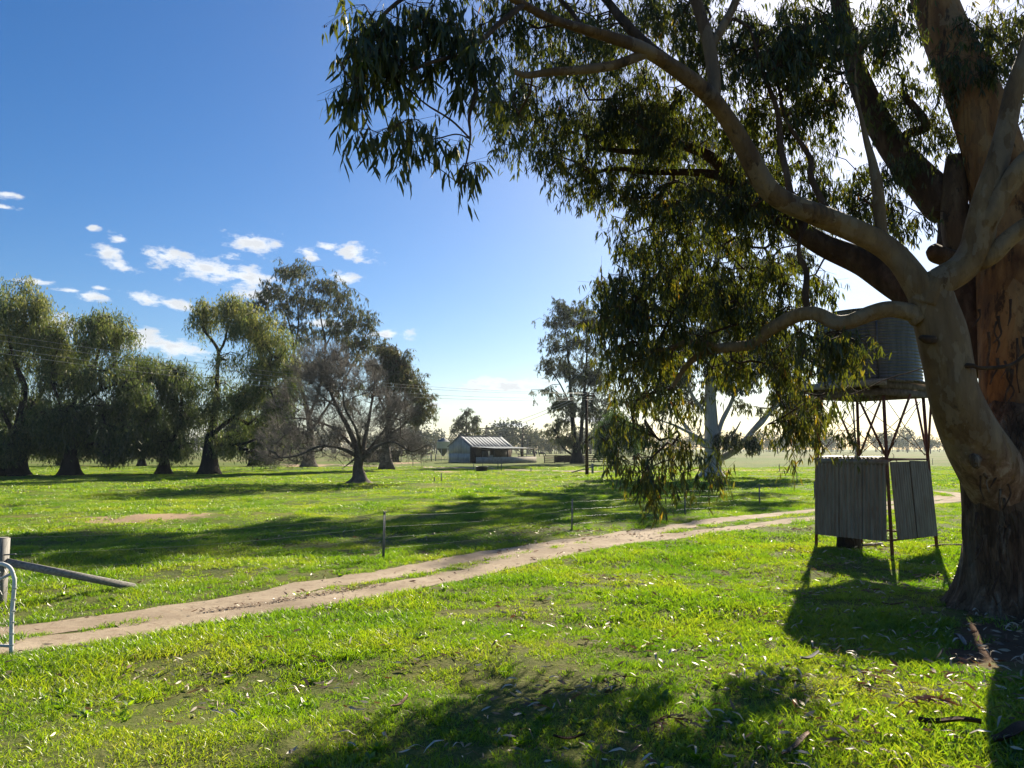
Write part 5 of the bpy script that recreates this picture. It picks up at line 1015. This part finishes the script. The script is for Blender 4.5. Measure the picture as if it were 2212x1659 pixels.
for q, (fp, lab, ap) in enumerate(((far1, 'distant pole with a crossarm rising behind the shed roof', 'a'), (far2, 'distant pole with two crossarms right of the shed roof', 'b'))):
    hh = at(1050, 922, fp[1])[2]; t_ = thing('power_pole', lab, 'power pole', (fp[0], fp[1], 0)); mesh('pole', *tube([(0, 0, -.2), (0, 0, hh)], [.2, .15], 8), 'darkwood', t_)
    mesh('crossarm', *box((0, -.2, hh - .5), (4.2 if q == 0 else 2.6, .14, .22)), 'darkwood', t_)
    if q: mesh('crossarm', *box((0, -.2, hh - 2.2), (1.9, .14, .2)), 'darkwood', t_)
    for s in (-1, 0, 1): mesh('insulator', *tube([(s * 1.1, -.2, hh - .39), (s * 1.1, -.2, hh - .1)], [.08, .05], 6), 'ceramic', t_)
wire(at(1049.5, 926, 215), at(1129.6, 926, 215), .5, .03, 'distant wire between the two far poles')
wire(at(1129.6, 926, 215), at(1400, 930, 215), 1.2, .03, 'distant wire running right from the far pole to the twin-stemmed gum')
wire(at(860, 905, 210), at(1268, 848, 65.5), 4.2, .022, 'upper of two sagging wires running from far left up to the tall pole')
wire(at(860, 910, 210), at(1268, 853, 65.5), 4.6, .022, 'lower of two sagging wires running from far left up to the tall pole')

# ------------------------------------------------------------------ iron shed
DS = 122.
S0 = at(864 + .2083 * 730, 998, DS); S0[2] = 0; th = R(49)
gv = np.array([-math.cos(th), math.sin(th), 0]); lv = np.array([math.sin(th), math.cos(th), 0]); ov = -gv; up = np.array([0, 0, 1.])
GWd, GL, WH, AH, LW, LH0, LH1 = 6.0, 8.9, 2.75, 4.45, 5.9, 2.62, 2.35
shed = thing('iron_shed', 'grey corrugated iron farm shed with open lean-to in the middle distance', 'shed', S0)
def quadp(name, pts, th_, m, parent=shed, **k):
    pts = np.array(pts, float); n_ = unit(np.cross(pts[1] - pts[0], pts[-1] - pts[0])); V = np.vstack([pts, pts + n_ * th_]); n = len(pts)
    j = np.arange(n); jn = (j + 1) % n; return mesh(name, V, [j[::-1][None], (j + n)[None], np.stack([j, jn, jn + n, j + n], 1)], m, parent, **k)
nS = 8
for q in range(nS):                                  # gable sheets
    a0, a1 = GWd * q / nS, GWd * (q + 1) / nS
    top = lambda a: WH + (AH - WH) * (1 - abs(a - GWd / 2) / (GWd / 2)) - .03
    off = lv * (-.01 * (q % 2) - .02)
    quadp('wall_sheet', [gv * a0 + off + up * (1.45), gv * a1 + off + up * 1.45, gv * a1 + off + up * top(a1), gv * a0 + off + up * top(a0)], .02, 'wallsheet')
    off = lv * (-.01 * (q % 2) - .05)
    quadp('wall_sheet', [gv * a0 + off + up * .3, gv * a1 + off + up * .3, gv * a1 + off + up * 1.5, gv * a0 + off + up * 1.5], .02, 'wallsheet')
quadp('plinth', [-lv * .08, gv * GWd - lv * .08, gv * GWd - lv * .08 + up * .3, -lv * .08 + up * .3], .12, 'concrete')
for q in range(12):                                  # back wall and far gable, roof sheets on both slopes
    l0, l1 = GL * q / 12 - (.25 if q == 0 else 0), GL * (q + 1) / 12 + (.25 if q == 11 else 0); dz = .003 * (q % 2)
    quadp('roof_sheet', [ov * .25 + lv * l0 + up * (WH - .14 + dz), ov * .25 + lv * l1 + up * (WH - .14 + dz), gv * GWd / 2 + lv * l1 + up * (AH + dz), gv * GWd / 2 + lv * l0 + up * (AH + dz)], .012, 'roofiron')
    quadp('roof_sheet', [gv * (GWd + .25) + lv * l0 + up * (WH - .14 + dz), gv * GWd / 2 + lv * l0 + up * (AH + dz), gv * GWd / 2 + lv * l1 + up * (AH + dz), gv * (GWd + .25) + lv * l1 + up * (WH - .14 + dz)], .03, 'roofiron')
    quadp('wall_sheet', [gv * GWd + lv * GL * q / 12, gv * GWd + lv * GL * q / 12 + up * WH, gv * GWd + lv * GL * (q + 1) / 12 + up * WH, gv * GWd + lv * GL * (q + 1) / 12], .03, 'wallsheet')
mesh('ridge_cap', *beam(gv * GWd / 2 - lv * .27 + up * (AH + .05), gv * GWd / 2 + lv * (GL + .27) + up * (AH + .05), .3, .05), 'roofiron', shed)
for q in range(2): mesh('batten', *beam(ov * .26 + lv * (GL * (.0 + .66 * q) + .3) + up * (WH - .05), gv * GWd / 2 + lv * (GL * .66 * q + .3) + up * (AH + .06), .14, .03), 'whitepaint', shed)
for q in range(nS):
    a0, a1 = GWd * q / nS, GWd * (q + 1) / nS; quadp('wall_sheet', [gv * a0 + lv * GL, gv * a0 + lv * GL + up * top(a0), gv * a1 + lv * GL + up * top(a1), gv * a1 + lv * GL], .02, 'wallsheet')
# partition under the eave: open bays with boards and one window hole
def wallstrip(l0, l1, z0, z1, m='interior', off=0.): quadp('wall_board', [lv * l0 + ov * off + up * z0, lv * l1 + ov * off + up * z0, lv * l1 + ov * off + up * z1, lv * l0 + ov * off + up * z1], .04, m)
wallstrip(0, .9, 0, 2.6, 'darkwood'); wallstrip(.9, 2.4, 0, 2.6, 'interior'); wallstrip(2.4, 4.2, 0, .9, 'interior'); wallstrip(2.4, 4.2, 1.9, 2.6, 'interior'); wallstrip(4.2, 8.9, 0, 2.6, 'interior')
quadp('wall_board', [lv * 2.2 + ov * 2.2, lv * 3.2 + ov * 2.2, lv * 3.2 + ov * 2.2 + up * 1.3, lv * 2.2 + ov * 2.2 + up * 1.3], .04, 'wallsheet')
for q in range(10):
    l0, l1 = GL * q / 10, GL * (q + 1) / 10; dz = .003 * (q % 2)
    quadp('roof_sheet', [ov * (LW + .2) + lv * l0 + up * (LH1 + dz), ov * (LW + .2) + lv * l1 + up * (LH1 + dz), ov * .26 + lv * l1 + up * (LH0 + dz), ov * .26 + lv * l0 + up * (LH0 + dz)], .03, 'roofiron')
for q in range(4):
    l = GL * q / 3; l = min(max(l, .1), GL - .1); p = ov * LW + lv * l; mesh('post', *box(p + up * LH1 / 2, (.13, .13, LH1), th), 'darkwood', shed)
for q in (1, 2): p = ov * LW * .5 + lv * GL * .98 * (q - 1) + lv * .05; mesh('post', *box(p + up * 1.25, (.12, .12, 2.5), th), 'darkwood', shed)
mesh('beam', *beam(ov * LW + up * (LH1 - .1), ov * LW + lv * GL + up * (LH1 - .1), .1, .16), 'darkwood', shed)
mesh('door_post', *box(ov * .1 + up * 1.3, (.16, .16, 2.6), th), 'darkwood', shed); mesh('door_post', *box(ov * 1.3 - lv * .02 + up * 1.3, (.12, .12, 2.6), th), 'darkwood', shed)
mesh('low_wall', *beam(ov * (LW + .02) + lv * -.2 + up * .5, ov * (LW + .02) + lv * (GL + .3) + up * .5, .22, 1.0), 'concrete', shed); mesh('low_wall', *beam(ov * (LW - .1) + up * .48, ov * 1.6 + up * .48, .2, .96), 'concrete', shed)
for q in range(3): mesh('yard_rail', *beam(ov * 1.2 + lv * (GL + .5) + up * (.55 + .42 * q), ov * 4.4 + lv * (GL + 1.5) + up * (.55 + .42 * q), .05, .18), 'whitepaint', shed)
for q in range(3): p = ov * (1.2 + 1.6 * q) + lv * (GL + .52 + .5 * q); mesh('post', *box(p + up * .8, (.12, .12, 1.6), th), 'timber_v', shed)
# silo
q = at(864 + .2083 * 447, 994, 136); q[2] = 0; si = thing('grain_silo', 'grey metal silo with a cone hopper on legs beside the shed gable', 'silo', q)
def lathe(prof, k=24):
    a = np.linspace(0, 2 * math.pi, k, endpoint=False); V = np.array([[r_ * math.cos(t_), r_ * math.sin(t_), z] for r_, z in prof for t_ in a]); n = len(prof); i = np.arange(n - 1)[:, None] * k; j = np.arange(k)[None]; jn = (j + 1) % k
    return V, np.stack([i + j, i + jn, i + k + jn, i + k + j], -1).reshape(-1, 4)
mesh('barrel', *lathe([(1.18, 2.35), (1.2, 2.4), (1.2, 3.6), (1.22, 3.62)]), 'wallsheet', si, smooth=False); mesh('roof', *lathe([(1.26, 3.6), (.3, 4.15), (.28, 4.25), (0.01, 4.3)]), 'roofiron', si); mesh('hopper', *lathe([(1.18, 2.38), (.16, 1.0), (.14, .9), (.01, .9)]), 'tank', si)
for q in range(6): an = q * 1.047 + .3; mesh('leg', *tube([(1.12 * math.cos(an), 1.12 * math.sin(an), -.1), (1.12 * math.cos(an), 1.12 * math.sin(an), 2.5)], .05, 6), 'galv', si)
# dark low shed behind the leafless tree
q = at(828, 993, 130); q[2] = 0; ds = thing('farm_shed', 'low dark brown shed half hidden behind the leafless tree', 'shed', q, .12)
for k in range(8): mesh('wall_board', *box((-3.1 + .78 * k + .0, 0, 1.05), (.76, .06, 1.9)), 'darkwood', ds)
mesh('wall_board', *box((3.05, 1.55, 1.05), (.06, 3.0, 1.9)), 'darkwood', ds); mesh('wall_board', *box((-3.5, 1.55, 1.05), (.06, 3.0, 1.9)), 'darkwood', ds)
mesh('roof', *beam((-3.7, 1.5, 2.12), (3.3, 1.5, 2.12), 3.5, .07), 'interior', ds); mesh('skid', *box((-.2, .1, .05), (6.6, .16, .12)), 'darkwood', ds)
# trough
q = gnd(1040.5, 1017.5); b_ = thing('water_trough', 'round black water trough standing in the grass below the shed', 'trough', (q[0], q[1], hz(q[0], q[1])))
mesh('tub', *lathe([(.60, -.05), (.64, .5), (.68, .51), (.68, .55), (.60, .55), (.56, .12)], 28), 'blackpl', b_, smooth=False); mesh('water', *lathe([(.575, .42), (.01, .42)], 28), 'blackpl', b_)
# stockyard rails
y0, y1 = at(1176, 1001, 119), at(1324, 1001, 124); y0[2] = y1[2] = 0; yd = thing('stockyard_fence', 'dark timber rail stockyard fence between the shed and the twin-stemmed gum', 'fence', y0)
vv = y1 - y0; n = 7
for k in range(n + 1): p = vv * k / n; mesh('post', *box(p + up * .6, (.14, .14, 1.25)), 'darkwood', yd)
for k in range(n):
    nb_ = 6 if k in (1, 2, 3) else 4
    for r_ in range(nb_): z = .18 + .98 * r_ / (nb_ - 1); jit = random.uniform(-.02, .02); mesh('rail', *beam(vv * k / n + up * (z + jit) - np.array([0, .1, 0]), vv * (k + 1) / n + up * (z - jit) - np.array([0, .1, 0]), .04, .16 if nb_ == 4 else .2), 'darkwood', yd)
q = at(1330, 1001, 112); q[2] = 0; o = thing('strainer_post', 'pale post with a sloping stay at the right end of the stockyard rails', 'post', q); mesh('post', *box((0, 0, .55), (.2, .2, 1.25)), 'timber_v', o); mesh('stay', *beam((.1, 0, .95), (3.2, -.6, .05), .1, .12), 'timber', o)
q = gnd(1280, 1021); o = thing('strainer_post', 'short grey post with a stay leaning left beside the tall wooden pole', 'post', q); mesh('post', *box((0, 0, .42), (.2, .2, .95)), 'timber_v', o); mesh('stay', *beam((-.1, 0, .55), (-2.1, -.3, .02), .1, .11), 'timber', o)
q = at(909, 988, 170); q[2] = 0; o = thing('drum_on_post', 'small dark drum mounted on a post left of the silo', 'drum', q); mesh('post', *box((0, 0, .8), (.12, .12, 1.6)), 'timber_v', o); V, Fc = tube([(-.5, 0, 1.8), (.5, 0, 1.8)], .32, 14); mesh('drum', V, Fc, 'blackpl', o)
# yard panels left of the silo
for (a_, c_, D_, lab) in ((880, 905, 150, 'low pipe yard panel left of the post with the drum'), (912, 930, 165, 'low pipe yard panel right of the post with the drum')):
    p0 = at(a_, 990, D_); p1 = at(c_, 990, D_); p0[2] = p1[2] = 0; o = thing('yard_panel', lab, 'fence panel', p0); w_ = p1 - p0
    for z in (.3, .65, 1.0, 1.3): mesh('rail', *tube([(0, 0, z), w_ + up * z], .03, 5), 'galv', o)
    for k in range(4): mesh('upright', *tube([w_ * k / 3, w_ * k / 3 + up * 1.35], .04, 5), 'galv', o)
for k, (px, lab) in enumerate(((932,'left wooden post in the yard behind the silo'), (996-55,'right wooden post in the yard behind the silo'))):
    q = at(px, 993, 140); q[2] = 0; o = mesh('wooden_post', *box((0, 0, .6), (.2, .2, 1.2)), 'timber_v'); o.location = tuple(q); tag(o, lab, 'post')
# dead branch in the paddock behind the tank stand
q = at(1918, 998, 95); q[2] = 0; V, Fc = tube(spline([(-1.6, 0, .3), (-.8, .1, .75), (.1, 0, .7), (.9, .1, .95), (1.3, 0, .5), (1.6, .1, .1)], 4), np.linspace(.10, .04, 21), 8, True, .1, 4)
br = thing('dead_branch', 'grey crooked dead branch lying in the paddock behind the tank stand', 'branch', q); mesh('limb', V, Fc, 'bark_black', br, smooth=True)
mesh('limb', *tube(spline([(.7, .1, .9), (.8, 0, 1.4), (.6, 0, 1.8)], 4), np.linspace(.05, .02, 9), 6), 'bark_black', br); mesh('limb', *tube(spline([(-1.0, .1, .6), (-1.3, 0, .3), (-1.7, .2, 0)], 4), np.linspace(.06, .03, 9), 6), 'bark_black', br)
# ------------------------------------------------------------------ cattle
def cow(px, py, D, rz, graze, label, s=1.):
    q = at(px, py, D); q[2] = hz(q[0], q[1]); t_ = thing('cow', label, 'cow', q, rz, 'black cattle grazing'); t_.scale = (s,) * 3
    vs, es, rs = [], [], []
    def chain(pts, start=None):
        last = start
        for p in pts:
            vs.append(p[:3]); rs.append(p[3] if isinstance(p[3], tuple) else (p[3], p[3])); k = len(vs) - 1
            if last is not None: es.append((last, k))
            last = k
        return last
    chain([(-.75, 0, 1.12, (.24, .26)), (-.45, 0, 1.08, (.30, .33)), (0, 0, 1.03, (.33, .37)), (.4, 0, 1.05, (.30, .34)), (.7, 0, 1.12, (.22, .26))])
    if graze: chain([(.95, 0, .95, (.14, .18)), (1.15, 0, .6, (.10, .14)), (1.22, 0, .35, (.10, .12)), (1.36, 0, .14, (.07, .08))], 4)
    else: chain([(.98, 0, 1.28, (.14, .18)), (1.2, 0, 1.38, (.11, .13)), (1.42, 0, 1.30, (.09, .10)), (1.6, 0, 1.18, (.06, .07))], 4)
    for sx_, root in ((-1, 0), (1, 3)):
        for sy in (-1, 1):
            x0 = -.68 if sx_ < 0 else .5
            chain([(x0, sy * .17, .80, .13), (x0 + (-.06 if sx_ < 0 else .02), sy * .18, .48, .075), (x0 + (.04 if sx_ < 0 else .0), sy * .18, .25, .05), (x0 + .02, sy * .18, .0, .06)], root)
    chain([(-.95, 0, 1.1, .04), (-1.0, 0, .8, .025), (-1.0, 0, .5, .03)], 0)
    hd = len(vs)
    me = bpy.data.meshes.new('body'); me.from_pydata(vs, es, []); me.materials.append(M['hide']); o = bpy.data.objects.new('body', me); COL.objects.link(o); o.parent = t_
    sk = o.modifiers.new('skin', 'SKIN')
    for k, r_ in enumerate(rs): me.skin_vertices[0].data[k].radius = r_
    me.skin_vertices[0].data[0].use_root = True; sb = o.modifiers.new('smooth', 'SUBSURF'); sb.levels = 1; sb.render_levels = 1
    ex_, ez = (1.2, .38) if graze else (1.24, 1.44)
    for sy in (-1, 1): mesh('ear', *box((ex_, sy * .16, ez), (.08, .16, .05), sy * .3), 'hide', t_)
    return t_
cow(1155, 981.8, 255, math.pi, False, 'black cow standing side on just beyond the lean-to roof', .98)
cow(1170, 985.5, 214, 0.1, True, 'black cow with its head down right of the last lean-to post', .95)
cow(918, 972, 300, 0, False, 'tiny black cow far off left of the silo', .95)

# ------------------------------------------------------------------ air
hb = mesh('haze', *box((0, 0, 16), (3100, 3100, 36)), None, kind='stuff')
m = bpy.data.materials.new('pale_haze'); m.use_nodes = True; m.node_tree.nodes.clear(); t = m.node_tree; o = NN(t, 'ShaderNodeOutputMaterial'); v = NN(t, 'ShaderNodeVolumePrincipled')
v.inputs['Color'].default_value = (.80, .90, 1, 1); v.inputs['Density'].default_value = .00015; v.inputs['Anisotropy'].default_value = .3
t.links.new(v.outputs[0], o.inputs['Volume']); m.cycles.homogeneous_volume = True if hasattr(m.cycles, 'homogeneous_volume') else None
hb.data.materials.append(m)
tris = sum(len(o.data.polygons) for o in SC.objects if o.type == 'MESH'); print('POLYS', tris)
